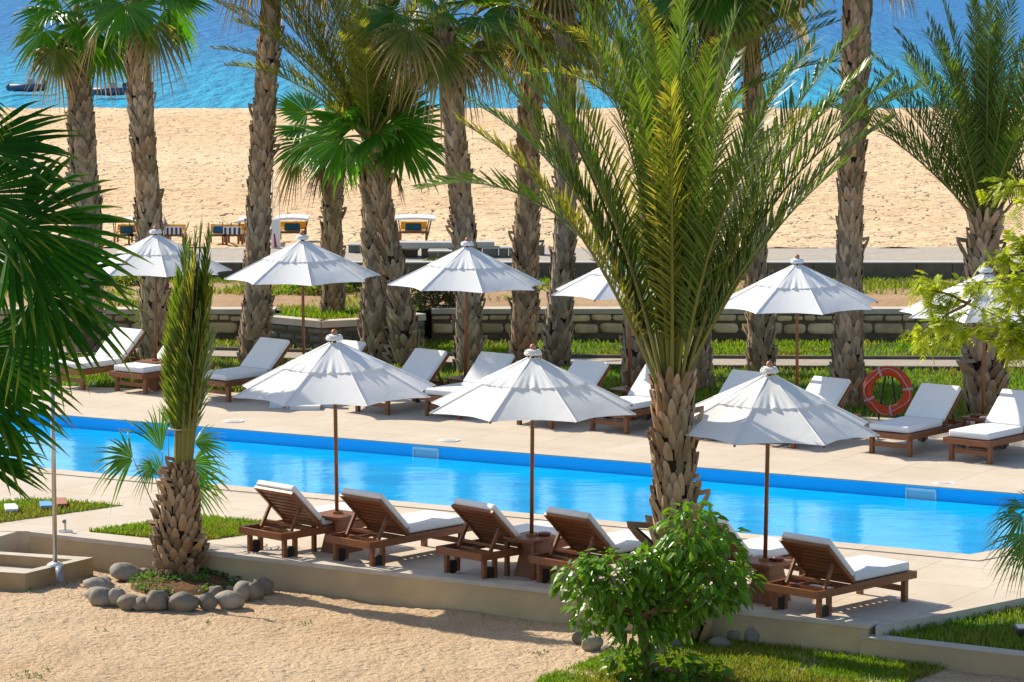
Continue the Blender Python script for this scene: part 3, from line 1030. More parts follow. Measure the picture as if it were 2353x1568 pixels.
def fan_palm(label, pxs, wpx, z0=0., crown=None, m='boot', n=20, Rd=1.0, lp=.8, dry=5, group='tall fan palms between the pool and the beach', elev=(78, -38), sk=6, leafm='fan', nper=13, ring=.115):
    b, pts, rad = trunk_line(pxs, z0, wpx)
    t = thing('fan_palm', b, label, 'palm tree', group)
    trunk(t, pts, rad, M[m], ring, nper, .8)
    if crown is None: c = pts[-1] + UP * .15
    else: c = A(crown[0], crown[1], b.y) - b
    if n: fan_crown(t, c, n, Rd, lp, M[leafm], dry, elev)
    if sk: skirt(t, c - UP * .2, sk, .8, .12)
    return t


fan_palm('tall fan palm with low yellow-tipped crown behind the dark near fronds', [(192, 808), (200, 640), (197, 464), (188, 300), (178, 143), (176, 60)],
         [92, 84, 76, 72, 68, 56], crown=(176, 40), leafm='fanbright', n=15, dry=3, m='bootgrey', elev=(70, -50), Rd=.95, lp=.75)
fan_palm('tall fan palm rising behind the farthest white umbrella, crown cut by the top edge', [(357, 828), (352, 640), (341, 464), (322, 223), (313, 60), (312, 20)],
         [84, 74, 66, 62, 58, 46], crown=(312, -5), leafm='fanbright', n=13, dry=2, elev=(75, -30), Rd=.95)
fan_palm('fan palm with slightly curved trunk standing behind the second far umbrella', [(585, 834), (590, 700), (593, 533), (600, 355), (610, 213), (622, 40), (626, -80)],
         [92, 72, 62, 60, 58, 54, 50], crown=(626, -150), n=18, dry=4)
fan_palm('slim shorter fan palm growing inside the mossy planter', [(765, 720), (766, 640), (764, 500), (763, 400), (764, 350)],
         [66, 56, 52, 50, 46], TZ - .06, crown=(764, 325), leafm='fanbright', n=9, dry=1, Rd=.88, lp=.75, elev=(60, -18), sk=5)
fan_palm('stout fan palm with bright green crown in the middle of the garden', [(866, 832), (868, 700), (872, 600), (868, 500), (860, 420), (866, 375)],
         [96, 92, 88, 80, 78, 62], crown=(866, 325), n=14, dry=0, Rd=1.05, lp=.66, elev=(88, -2), sk=1, leafm='fanbright', nper=14, ring=.13)
fan_palm('leaning fan palm with ragged dry crown behind the third far umbrella', [(1078, 858), (1077, 700), (1066, 534), (1056, 427), (1045, 285), (1034, 178), (1022, 78)],
         [72, 70, 62, 60, 60, 58, 52], crown=(1016, 40), n=14, dry=5, elev=(70, -45), Rd=1.0, lp=.9)
fan_palm('fan palm with thatch below its hidden crown, rising past the third umbrella tip', [(1203, 826), (1206, 700), (1210, 534), (1214, 427), (1214, 304), (1222, 220), (1228, 90)],
         [76, 70, 64, 60, 62, 64, 60], crown=(1230, 30), n=14, dry=7, elev=(70, -30), sk=16)
fan_palm('thin dark fan palm leaning beside the fourth far umbrella', [(1275, 840), (1288, 680), (1297, 560), (1300, 463), (1300, 178), (1298, 40), (1297, -60)],
         [82, 66, 58, 56, 54, 50, 48], crown=(1297, -110), n=14, dry=5, m='bootgrey', sk=14)
fan_palm('fan palm trunk showing between the big date palm and the fifth far umbrella', [(1750, 858), (1747, 760), (1738, 607), (1735, 400), (1728, 185), (1722, 20)],
         [74, 68, 58, 54, 50, 46], crown=(1720, -60), n=12, dry=4)
fan_palm('fan palm behind the stems of the big date palm, pale upper trunk leaning out above', [(1603, 893), (1606, 700), (1618, 400), (1640, 150), (1654, 40), (1657, -40)],
         [70, 66, 64, 70, 76, 70], crown=(1640, -90), n=18, dry=3, elev=(75, -50), Rd=1.15)
fan_palm('tallest thick trunked fan palm beside the orange life ring', [(1950, 930), (1950, 800), (1952, 640), (1954, 498), (1962, 300), (1966, 142), (1971, 0), (1972, -100)],
         [98, 78, 70, 66, 66, 74, 82, 80], crown=(1972, -190), n=14, dry=4, nper=14, ring=.125)

# date palms behind
def date_palm(label, pxs, wpx, crown, n, L, z0=0., leafm='date', old='dateold', m='boot', group=None, nper=12, ring=.13, size=1.0, out=1.2, **kw):
    b, pts, rad = trunk_line(pxs, z0, wpx)
    t = thing('date_palm', b, label, 'palm tree', group)
    trunk(t, pts, rad, M[m], ring, nper, out, size)
    c = A(crown[0], crown[1], b.y) - b
    date_crown(t, c, n, L, M[leafm], old=M[old] if old else None, **kw)
    return t


date_palm('date palm with arching olive fronds, trunk leaning behind the stout fan palm', [(938, 838), (916, 690), (888, 520), (866, 345)], [80, 66, 50, 40], (850, 290), 40, 4.0,
          leafm='dateold', e=(86, 40), bend=(.35, .85), nl=64, leaf=.46, extra=((178, 60, 4.1, .55), (172, 50, 4.0, .5), (165, 68, 4.0, .4), (8, 52, 3.4, .7), (-160, 62, 4.0, .5), (-20, 62, 3.7, .6), (180, 66, 4.2, .5), (10, 66, 3.8, .6)))
date_palm('dense dark date palm hidden behind the big near date palm', [(1463, 886), (1468, 700), (1500, 450), (1530, 330)], [84, 74, 66, 60], (1535, 300), 38, 4.0,
          e=(88, 42), bend=(.3, .95), nl=60, leaf=.46, extra=((176, 50, 4.2, .5), (170, 40, 4.2, .5), (-170, 60, 4.4, .4), (10, 45, 4.0, .6)))
date_palm('date palm with stiff upright dark fronds behind the last far umbrella', [(2266, 950), (2263, 800), (2262, 620), (2262, 505)], [104, 100, 88, 72], (2264, 490), 40, 3.75,
          e=(88, 52), bend=(.2, .75), nl=60, leaf=.46, old=None, ring=.15, nper=12, extra=((178, 48, 3.3, .55), (170, 55, 3.6, .5), (200, 52, 3.2, .6)))

# the big near date palm
date_palm('big near date palm with spreading feather fronds, bush at its foot', [(1578, 1470), (1560, 1300), (1552, 1170), (1548, 1000), (1545, 900), (1546, 865)], [108, 114, 114, 106, 92, 74], (1546, 850), 27, 4.45, z0=SZ, oldp=.4, m='bootnear',
          e=(89.5, 70), bend=(.2, .85), nl=80, leaf=.50, nper=13, ring=.135, out=1.2, r0=.027, r=.16,
          extra=((176, 71, 4.3, .5), (168, 74, 4.6, .45), (186, 76, 4.6, .4), (8, 70, 4.4, .75), (-12, 72, 4.4, .6), (16, 74, 4.7, .6), (172, 72, 4.1, 1.75), (-2, 66, 4.0, .7), (6, 64, 3.3, .55), (182, 69, 3.4, .3), (3, 70, 4.6, .95)))

# the tied young date palm in its ring of stones
b, pts, rad = trunk_line([(410, 1335), (412, 1290), (412, 1230), (414, 1160), (418, 1110), (421, 1072)], SZ, [118, 122, 114, 94, 68, 46])
t = thing('date_palm', b, 'young date palm with fronds tied upright, in a ring of grey stones', 'palm tree')
trunk(t, pts, rad, M['bootnear'], .10, 14, 1.5, 1.0)
c = A(421, 1078, b.y) - b
tie = A(415, 985, b.y) - b
hb = MB()


def lean(a, sp):
    "frond bearing and pitch for a bundle that leans a little to one side"
    d = Vector((math.cos(a) * sp + .055, math.sin(a) * sp, 1)).normalized()
    return math.atan2(d.y, d.x), math.asin(d.z)


for k in range(4):
    a, e = lean(k * 1.6, .012)
    date_frond(hb, c + Vector((math.cos(k * 1.6) * .03, math.sin(k * 1.6) * .03, 0)), a, e, 3.2 - .12 * k, .03, 76, .40, 24, 8, start=.22, r0=.03)
cr = hb.build('crown', [M['date'], M['rachis']], t)
for k in range(16):
    a0 = k * 2.4; mb = MB()
    a, e = lean(a0, .03 + .003 * k)
    L = 3.0 - .085 * k + random.uniform(-.2, .1)
    date_frond(mb, c + Vector((math.cos(a0) * .085, math.sin(a0) * .07, -.02)), a, e, L, .03 + .008 * k, 64, .42, 33, 16, start=.26, r0=.040, twist=random.gauss(0, .6), droopl=.05)
    mb.build('frond', [M['dateold'] if k % 3 == 2 else M['date'], M['rachis']], cr)
mb = MB()
mb.tube([tie + Vector((.150 * math.cos(q), .125 * math.sin(q), 0)) for q in [2 * PI * i / 20 for i in range(21)]], .012, 6)
mb.build('tie_string', M['rope'], t)
DPB = b

# young fan palm behind it
def free_fan(parent, crown, hubpx, ang, Rpx, y, base, m, spread=110, depth=0., nseg=28, droop=.2, face=.75, stalk=None, origin=Vector((0, 0, 0)), r=.012, split=.5):
    hub = A(hubpx[0], hubpx[1], y + depth) - base
    sc = (y + depth) / FOC
    a = R(ang)
    ax = Vector((math.cos(a), random.uniform(-.25, .25), math.sin(a)))
    nn = Vector((random.gauss(0, .12), -face, 1 - face * .55))
    mb = MB()
    if stalk is not None: petiole(mb, stalk, hub, .0, r, 1)
    fan_leaf(mb, hub, ax, nn, Rpx * sc, nseg, spread, droop, .4, split)
    return mb.build('frond', [m, M['stalk']], crown)


b = G(392, 1300, SZ)
t = thing('fan_palm', b, 'small leggy fan palm seedling behind the tied palm', 'palm tree')
hb = MB(); hb.tube([(0, 0, 0), (0, 0, .25), (-.02, 0, .5)], [.05, .045, .03], 8)
cr = hb.build('crown', M['stalk'], t)
o = Vector((0, 0, .3))
for (hp, an, rp, spd) in (((306, 1055), 168, 110, 75), ((372, 1040), 108, 150, 32), ((386, 985), 86, 95, 28), ((440, 1066), -18, 105, 75), ((446, 1018), 2, 90, 60), ((430, 1105), -30, 105, 60), ((352, 1075), 200, 60, 80), ((372, 1100), 120, 90, 30)):
    free_fan(t, cr, hp, an, rp, b.y, b, M['fan'], spd, 0, 16, .35, .7, o, r=.010, split=.4)

# near fan palm entering from the left edge
b = G(-120, 1430, SZ); b.y = 35.5; b.z = SZ
b = L3(A(-130, 1400, 35.5), SZ)
t = thing('fan_palm', b, 'close dark green fan palm reaching in from the left edge', 'palm tree')
top = A(-130, 600, 35.5) - b
trunk(t, [Vector((0, 0, -.05)), top * .5, top], [.26, .22, .18], M['boot'], .14, 12, 1.2)
hb = MB(); hb.tube([top - UP * .3, top, top + UP * .3], [.17, .15, .05], 10)
cr = hb.build('crown', M['stalk'], t)
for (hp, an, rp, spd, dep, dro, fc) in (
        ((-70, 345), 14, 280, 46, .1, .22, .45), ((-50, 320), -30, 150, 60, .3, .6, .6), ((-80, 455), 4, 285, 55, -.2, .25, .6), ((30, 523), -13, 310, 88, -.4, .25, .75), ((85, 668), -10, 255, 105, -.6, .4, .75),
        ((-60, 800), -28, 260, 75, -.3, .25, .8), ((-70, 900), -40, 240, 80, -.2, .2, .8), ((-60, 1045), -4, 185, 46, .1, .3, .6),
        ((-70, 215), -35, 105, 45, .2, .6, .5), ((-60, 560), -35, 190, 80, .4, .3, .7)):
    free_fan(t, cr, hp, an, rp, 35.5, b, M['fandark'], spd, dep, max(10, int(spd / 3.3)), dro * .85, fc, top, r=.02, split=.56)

# palm leaves entering at the right edge
b = L3(A(2420, 1480, 36.5), -.05)
t = thing('fan_palm', b, 'small fan palm with drooping pale fronds at the right edge beside the pool end', 'palm tree')
top = A(2410, 1240, 36.5) - b
hb = MB(); hb.tube([Vector((0, 0, 0)), top * .6, top], [.12, .1, .05], 8); cr = hb.build('crown', M['bark'], t)
for (hp, an, rp, spd, dro) in (((2352, 1185), 205, 100, 60, .7), ((2350, 1165), 165, 90, 45, .9), ((2360, 1230), 225, 110, 60, .5), ((2378, 1170), 120, 90, 60, .4), ((2372, 1260), 250, 90, 70, .3)):
    free_fan(t, cr, hp, an, rp, 36.5, b, M['fan'], spd, 0, 18, dro, .7, top, r=.012, split=.35)

# ------------------------------------------------------------------ broadleaf bush, feathery tree, shrubs
def leaf(mb, p, d, n, L, w, mat=0, curl=.2):
    d = d.normalized(); s = d.cross(n)
    s = s.normalized() if s.length > .01 else Vector((1, 0, 0))
    n = s.cross(d)
    vs = []
    pr = ((0, .06), (.22, .75), (.45, 1.0), (.75, .6), (1.0, .02))
    for (t, k) in pr:
        c = p + d * (t * L) - UP * (curl * L * t * t)
        e = w * k * .5
        vs += [c + s * e + n * (e * .35), c, c - s * e + n * (e * .35)]
    fs = []
    for i in range(4):
        fs += [(3 * i, 3 * i + 1, 3 * i + 4, 3 * i + 3), (3 * i + 1, 3 * i + 2, 3 * i + 5, 3 * i + 4)]
    mb.add(vs, fs, mat, [(0, q[0]) for q in pr for _ in range(3)])


def limb(mb, a, b, r0, r1, wob=.06, n=6):
    a = Vector(a); b = Vector(b); pts = []
    for i in range(n + 1):
        t = i / n
        pts.append(a.lerp(b, t) + Vector((random.gauss(0, wob), random.gauss(0, wob), random.gauss(0, wob * .5))) * (1 if 0 < i < n else 0))
    mb.tube(pts, [r0 + (r1 - r0) * i / n for i in range(n + 1)], 7)
    return pts


YB = 36.4
b = L3(A(1490, 1600, YB), SZ)
t = thing('broadleaf_bush', b, 'bushy green shrub with broad pointed leaves in front of the big date palm', 'bush')
blobs = [(1590, 1215, 78), (1645, 1265, 72), (1560, 1270, 70), (1500, 1310, 85), (1400, 1325, 95), (1325, 1330, 58), (1450, 1380, 100), (1560, 1350, 95), (1640, 1345, 85), (1690, 1335, 48),
         (1370, 1400, 62), (1470, 1450, 62), (1545, 1420, 70), (1440, 1540, 55), (1560, 1545, 80), (1625, 1555, 55), (1490, 1580, 70)]
sc = YB / FOC
st = MB(); lf = MB()
fork = A(1478, 1420, YB) - b
limb(st, (0, 0, -.05), fork, .065, .05, .02)
for (x, y, r) in blobs:
    dep = random.uniform(-.22, .28)
    c = A(x, y, YB + dep) - b; rr = r * sc * random.uniform(.86, 1.12)
    limb(st, fork if y < 1440 else Vector((0, 0, .15)), c, .034, .010, .03)
    nlf = int(190 * (r / 80) ** 2)
    for k in range(nlf):
        v = Vector((random.gauss(0, 1), random.gauss(0, 1), random.gauss(0, 1))).normalized()
        p = c + Vector((v.x * rr, v.y * rr * .8, v.z * rr * .85)) * (random.uniform(.35, 1.0) ** .6)
        d = Vector((v.x + random.gauss(0, .4), v.y + random.gauss(0, .4), -.55 + .5 * v.z + random.gauss(0, .3)))
        nn = (v + UP * .8 + Vector((random.gauss(0, .4), random.gauss(0, .4), 0))).normalized()
        L = random.uniform(.08, .165)
        leaf(lf, p, d, nn, L, L * random.uniform(.5, .66), 0, random.uniform(.05, .4))
st.build('stem', M['bark'], t, smooth=True)
lf.build('foliage', M['bush'], t)


def feather(mb, p, d, L, mat=0):
    d = d.normalized(); s = d.cross(UP)
    s = s.normalized() if s.length > .05 else Vector((1, 0, 0))
    n = 9
    for i in range(n):
        t = (i + .5) / n
        c = p + d * (t * L) - UP * (.35 * L * t * t)
        for q in (-1, 1):
            ld = (s * q * .85 + d * .6 - UP * random.uniform(.1, .7)).normalized(); ln = L * .42 * (1 - .4 * t)
            wv = d * .011
            mb.add([c - wv, c + wv, c + ld * ln * .6 + wv, c + ld * ln], [(0, 1, 2, 3)], mat)


YF = 34.5
b = L3(A(2560, 1500, YF), -.05)
t = thing('feathery_tree', b, 'yellow green feathery tree reaching in from the right edge over the last umbrella', 'tree')
st = MB(); lf = MB()
tr = limb(st, (0, 0, -.1), A(2540, 800, YF) - b, .13, .09, .05)
tr2 = limb(st, A(2540, 800, YF) - b, A(2470, 250, YF) - b, .09, .04, .05)
brs = [((2545, 850), (2230, 700), 14), ((2230, 700), (2110, 650), 9), ((2230, 690), (2105, 770), 8), ((2500, 640), (2200, 650), 12), ((2530, 780), (2180, 760), 12), ((2545, 800), (2260, 780), 10), ((2500, 560), (2270, 600), 10),
       ((2490, 450), (2300, 420), 6), ((2480, 380), (2310, 490), 4), ((2520, 720), (2300, 690), 14), ((2500, 600), (2330, 560), 10), ((2520, 700), (2290, 640), 12), ((2480, 420), (2250, 440), 4)]
for (p, q, nb) in brs:
    dep = random.uniform(-.5, .5)
    a = A(p[0], p[1], YF + dep * .3) - b; e = A(q[0], q[1], YF + dep) - b
    br = limb(st, a, e, .018, .004, .035)
    for k in range(int(nb * 2.6)):
        u = random.uniform(.25, 1.0); x = u * 6; i = min(5, int(x)); c = br[i].lerp(br[i + 1], x - i)
        d = Vector((random.gauss(-.3, .7), random.gauss(0, .6), random.gauss(-.2, .5)))
        L = random.uniform(.12, .24)
        c2 = c + Vector((random.gauss(0, .05), random.gauss(0, .08), random.gauss(0, .05)))
        for _ in range(3):
            feather(lf, c2 + Vector((random.gauss(0, .035), random.gauss(0, .035), random.gauss(0, .035))), d + Vector((random.gauss(0, .5), random.gauss(0, .5), random.gauss(0, .4))), L)
st.build('trunk', M['bark'], t, smooth=True)
lf.build('foliage', M['feather'], t)


def shrub(px, py, wpx, hpx, z, m, label, n=900, lsz=.07, name='shrub'):
    b = G(px, py, z); s = b.y / FOC
    t = thing(name, b, label, 'shrub')
    W_, H_ = wpx * s / 2, hpx * s
    mb = MB(); st = MB()
    for k in range(9):
        a = k * .7
        limb(st, (0, 0, 0), (math.cos(a) * W_ * .7, math.sin(a) * W_ * .4, H_ * .7), .014, .005, .02, 4)
    for k in range(n):
        v = Vector((random.gauss(0, 1), random.gauss(0, 1), abs(random.gauss(0, 1)))).normalized()
        q = 1 + .25 * noise.noise(v * 2.3 + Vector((px, 0, 0)))
        p = Vector((v.x * W_, v.y * min(W_, .8), v.z * H_)) * q * random.uniform(.55, 1.0)
        d = v + Vector((random.gauss(0, .6), random.gauss(0, .6), random.gauss(.1, .5)))
        leaf(mb, p, d, UP + v * .5 + Vector((random.gauss(0, .5), random.gauss(0, .5), 0)), lsz * random.uniform(.6, 1.4), lsz * .55, 0, .2)
    st.build('stem', M['bark'], t); mb.build('foliage', m, t)


shrub(1000, 640, 115, 42, TZ, M['shrub'], 'bright green rounded shrub under the concrete bench', 1100, .09)
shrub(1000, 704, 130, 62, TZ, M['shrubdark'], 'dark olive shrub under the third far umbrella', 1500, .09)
shrub(815, 668, 70, 50, TZ, M['shrub'], 'leafy green shrub between the planter palm and the stout palm', 800, .1)
shrub(735, 672, 170, 30, TZ, M['grass'], 'wide low green shrub under the second far umbrella', 1100, .1)
shrub(290, 655, 110, 26, TZ, M['grass'], 'low green shrub under the farthest umbrella', 600, .09)

# ------------------------------------------------------------------ stones
def stone(name, p, w_, h_, d_, label, group, rz=0., seed=0):
    bm = bmesh.new()
    bmesh.ops.create_icosphere(bm, subdivisions=3, radius=1)
    o = Vector((seed * 3.1, seed * 1.7, 0))
    for v in bm.verts:
        q = v.co.copy()
        k = 1 + .26 * noise.noise(q * 1.1 + o) + .08 * noise.noise(q * 2.6 + o)
        v.co = Vector((q.x * w_ / 2 * k, q.y * d_ / 2 * k, q.z * h_ / 2 * k))
    me = bpy.data.meshes.new(name); bm.to_mesh(me); bm.free()
    me.materials.append(M['stone'])
    me.polygons.foreach_set('use_smooth', [True] * len(me.polygons))
    ob = bpy.data.objects.new(name, me); C.objects.link(ob)
    ob.location = p; ob.rotation_euler = (random.gauss(0, .12), random.gauss(0, .12), rz)
    return tag(ob, label, 'stone', group)


ordw = ['first', 'second', 'third', 'fourth', 'fifth', 'sixth', 'seventh', 'eighth', 'ninth', 'tenth', 'eleventh', 'twelfth', 'thirteenth', 'fourteenth', 'fifteenth', 'sixteenth']


def zs(zx, zy): return (zx / 2.24 / 1.255, (1268 + zy / 2.24) / 1.255)


# (zoom x, zoom y of the bottom, width, height), front of the ring from the tray side round to the wall side
fr = [(640, 985, 190, 85), (630, 1040, 160, 80), (655, 1075, 150, 105), (748, 1078, 118, 112), (830, 1098, 140, 95), (920, 1106, 115, 85), (1010, 1108, 150, 128), (1180, 1114, 178, 120), (1338, 1102, 112, 108), (1478, 1090, 172, 108),
      (1570, 1040, 120, 118), (1640, 1040, 110, 130), (1705, 1005, 105, 105), (1742, 990, 50, 85)]
for i, (x, y, w_, h_) in enumerate(fr):
    px, py = zs(x, y); g = G(px, py, SZ); s = g.y / FOC / 2.24 / 1.255
    stone('rounded_stone', g + Vector((0, h_ * s * .4, h_ * s * .42)), w_ * s * 1.15, h_ * s * 1.2, max(.14, w_ * s * .95), f'smooth grey stone, {ordw[i]} along the tied palm ring front counting from shower tray', 'stones ringing the tied palm', random.uniform(-.3, .3), i)
bk = [(655, 935, 120, 45), (812, 905, 200, 92), (925, 890, 90, 55), (1395, 865, 52, 62), (1476, 865, 118, 92), (1575, 900, 115, 68), (1640, 915, 130, 50), (1390, 1010, 92, 62), (1480, 995, 62, 46), (1520, 945, 95, 55)]
bkl = ['flat grey stone at the shower tray end of the tied palm ring', 'largest pale grey boulder behind the tied palm ring on the tray side', 'half buried stone against the tied trunk on the tray side', 'small upright stone beside the tall dark one behind the tied palm', 'tall dark pointed stone against the wall behind the tied palm',
       'pale stone leaning on the wall side of the tied palm ring', 'flat stone lying at the wall end of the tied palm ring', 'dark low stone inside the ring just in front of the tied trunk', 'smallest dark stone inside the tied palm ring', 'brown stone inside the tied palm ring on the wall side']
for i, (x, y, w_, h_) in enumerate(bk):
    px, py = zs(x, y); g = G(px, py, SZ); s = g.y / FOC / 2.24 / 1.255
    stone('rounded_stone', g + Vector((0, h_ * s * .4, h_ * s * .42)), w_ * s * 1.12, h_ * s * 1.25, w_ * s * .9, bkl[i], 'stones ringing the tied palm', random.uniform(-.3, .3), i + 31)
# stones round the big palm (zoom 1600,1750 scale 3.922)
f2 = [(330, 430, 250, 150, 'long dark stone on the sand, farthest from the big palm'), (430, 495, 230, 170, 'pointed dark stone lying on the sand beside the bush'), (600, 520, 150, 90, 'brown stone half hidden behind the bush stem'), (1200, 570, 150, 150, 'blue grey stone leaning at the foot of the bush'),
      (1360, 480, 165, 120, 'pale round stone in front of the big palm trunk'), (1860, 280, 160, 125, 'small round pale stone by the wall behind the big palm'), (2090, 400, 330, 200, 'biggest boulder against the wall beside the big palm'), (2230, 430, 170, 200, 'dark boulder behind the biggest one at the wall'), (1880, 480, 240, 140, 'low dark stone in the shade beside the big palm')]
for i, (x, y, w_, h_, lab) in enumerate(f2):
    px, py = (1600 + x / 3.922) / 1.255, (1750 + y / 3.922) / 1.255
    g = G(px, py, SZ); s = g.y / FOC / 3.922 / 1.255
    stone('rounded_stone', g + Vector((0, w_ * s * .12, h_ * s * .42)), w_ * s * 1.1, h_ * s * 1.15, w_ * s * .5, lab, 'stones round the big date palm', random.uniform(-.4, .4), i + 60)
# soil and ground cover inside the ring
rc = G(432, 1342, SZ)
mb = MB(); ring = []
nr, na = 6, 40
vs = [(rc.x, rc.y, SZ + .13)]
for j in range(1, nr + 1):
    for k in range(na):
        a = 2 * PI * k / na; q = j / nr
        x, y = rc.x + math.cos(a) * .82 * q, rc.y + math.sin(a) * .98 * q
        vs.append((x, y, SZ + .13 * (1 - q * q) + .02 * noise.noise(Vector((x * 6, y * 6, 0))) - (.08 if j == nr else 0)))
fs = [(0, 1 + k, 1 + (k + 1) % na) for k in range(na)]
for j in range(nr - 1):
    for k in range(na):
        fs.append((1 + j * na + k, 1 + (j + 1) * na + k, 1 + (j + 1) * na + (k + 1) % na, 1 + j * na + (k + 1) % na))
mb.add(vs, fs)
tag(mb.build('palm_bed_soil', M['soilbed'], smooth=True), kind='structure')
cp = [Vector((rc.x + math.cos(q) * .78, rc.y + math.sin(q) * .92)) for q in [2 * PI * i / 24 for i in range(24)]]


def bedz(x, y):
    q = ((x - rc.x) / .82) ** 2 + ((y - rc.y) / .98) ** 2
    return SZ + .12 * (1 - q)


def bkeep(x, y): return max(0, min(1, .35 + noise.noise(Vector((x * 3, y * 3, 1))) * 2.2))


mb = MB()
for k in range(2600):
    a = random.uniform(0, 2 * PI); q = random.random() ** .5
    x, y = rc.x + math.cos(a) * .74 * q, rc.y + math.sin(a) * .9 * q
    if random.random() > bkeep(x, y): continue
    d = Vector((random.gauss(0, .6), random.gauss(0, .6), random.uniform(.2, 1.2)))
    leaf(mb, Vector((x, y, bedz(x, y) + random.uniform(0, .04))), d, UP + Vector((random.gauss(0, .4), random.gauss(0, .4), 0)), random.uniform(.05, .10), .028, 0, .3)
tag(mb.build('ground_cover', M['weed']), kind='stuff')
# weeds scattered on the sand
mb = MB()
for (px, py, n, r) in ((245, 1352, 14, .10), (212, 1325, 40, .25), (862, 1368, 16, .07), (700, 1433, 10, .04), (70, 1553, 26, .10), (110, 1540, 10, .05), (478, 1432, 8, .04), (1236, 1500, 12, .06), (60, 1352, 30, .3), (1480, 1480, 40, .2), (1350, 1450, 18, .08), (230, 1450, 8, .05), (1770, 1450, 30, .2), (1690, 1440, 26, .12)):
    g = G(px, py, SZ)
    for k in range(n):
        p = Vector((g.x + random.gauss(0, r), g.y + random.gauss(0, r), 0)); p.z = sandz(p.x, p.y)
        leaf(mb, p, Vector((random.gauss(0, .6), random.gauss(0, .6), .7)), UP, random.uniform(.04, .09), .022, 0, .3)
tag(mb.build('weeds', M['weed']), kind='stuff')

# ------------------------------------------------------------------ loungers
LL, LW, LZ = 1.88, .82, .365


def make_lounger(name, label, ang, blen):
    t = thing(name, (0, 0, 0), label, 'sun lounger')
    y = LW / 2
    mb = MB()
    for s in (-1, 1): mb.box((LL / 2, s * (y - .018), LZ - .045), (LL, .036, .09))
    for x in (.02, LL - .02): mb.box((x, 0, LZ - .047), (.04, LW - .074, .086))
    mb.box((.74, 0, LZ - .06), (.05, LW - .074, .06))
    mb.box((.34, 0, LZ - .055), (.06, LW - .074, .05))
    for s in (-1, 1): mb.box((.42, s * .27, LZ - .075), (.60, .03, .04))
    mb.build('frame', M['wood'], t)
    mb = MB()
    for k in range(9): mb.box((.80 + k * .12, 0, LZ - .012), (.085, LW - .08, .02))
    mb.build('seat_slats', M['wood'], t)
    hx, hz = .745, LZ + .005
    ca, sa = math.cos(ang), math.sin(ang)
    bd = Vector((-ca, 0, sa)); bn = Vector((sa, 0, ca))       # along the back, and its upper face
    RM = Matrix((bd, Vector((0, 1, 0)), bn)).transposed()
    h0 = Vector((hx, 0, hz))
    mb = MB()
    for s in (-1, 1): mb.box(h0 + bd * (blen / 2) + Vector((0, s * (y - .065), 0)), (blen, .045, .042), RM)
    for q in (.03, blen - .025): mb.box(h0 + bd * q, (.05, LW - .175, .036), RM)
    k = 8
    for i in range(k):
        q = .085 + (blen - .17) * i / (k - 1)
        mb.box(h0 + bd * q + bn * .006, (.056, LW - .175, .018), RM)
    mb.build('backrest', M['wood'], t)
    att = h0 + bd * (blen * .56) - bn * .035
    foot = Vector((max(.10, att.x - .16), 0, LZ - .02))
    for s in (-1, 1):
        mb = MB(); mb.bar(att + Vector((0, s * .285, 0)), foot + Vector((0, s * .285, 0)), .03, .045); mb.build('strut', M['wood'], t)
    mb = MB(); mb.bar(foot + Vector((.06, -.31, .07)), foot + Vector((.06, .31, .07)), .045, .035); mb.build('strut_bar', M['wood'], t)
    for s in (-1, 1):
        mb = MB(); mb.box((LL - .15, s * (y - .07), (LZ - .09) / 2), (.065, .065, LZ - .09)); mb.build('leg', M['wood'], t)
    mb = MB(); mb.box((LL - .15, 0, .155), (.035, LW - .205, .07)); mb.build('stretcher', M['wood'], t)
    for s in (-1, 1):
        mb = MB()
        for x in (.12, .30): mb.box((x, s * (y - .075), (LZ - .09) / 2 + .012), (.055, .05, LZ - .09 - .024))
        mb.build('wheel_post', M['wood'], t)
        mb = MB(); mb.tube([(.21, s * (y - .075) - .022, .088), (.21, s * (y - .075) + .022, .088)], .088, 20); mb.build('wheel', M['rubber'], t, smooth=False)
    rounded_box('seat_cushion', (hx + .02 + (LL - .09 - hx) / 2, 0, LZ + .058), (LL - .09 - hx, LW - .11, .105), None, M['cushion'], t, .028, 3)
    cl = blen - .03
    rounded_box('back_cushion', h0 + bd * (cl / 2 + .055) + bn * .066, (cl, LW - .11, .082), RM, M['cushion'], t, .028, 3)
    return t


def place(root, label, group, loc, rz, first):
    o = root if first else copy_tree(root)
    o['label'] = label; o['group'] = group
    o.location = loc; o.rotation_euler = (0, 0, rz)
    return o


near = make_lounger('sun_lounger', 'x', R(44), .71)
a46 = R(45.5)
nl = [(646, 1227.5), (848, 1247.5), (1107, 1274.5), (1326, 1296), (1641, 1313), (1879, 1361)]
nlab = ['dark wood lounger seen from behind on its own, nearest the tied palm', 'dark wood lounger just past the table under the first near umbrella', 'dark wood lounger before the table under the middle near umbrella',
        'dark wood lounger past the middle near umbrella table, half behind the bush', 'dark wood lounger almost hidden behind the bush and big palm', 'dark wood lounger with gapped back slats at the open end of the near row']
for i, (px, py) in enumerate(nl):
    g = G(px, py, LZ)
    off = Vector((-math.sin(a46), math.cos(a46))) * (-LW / 2)
    place(near, nlab[i], 'wooden loungers on the near side of the pool', L3(g.xy - off, 0), a46 + R((0, 1.2, -1, .6, -.8, 0)[i]), i == 0)
far = make_lounger('sun_lounger', 'x', R(42), .74)
aF = R(51 + 180)
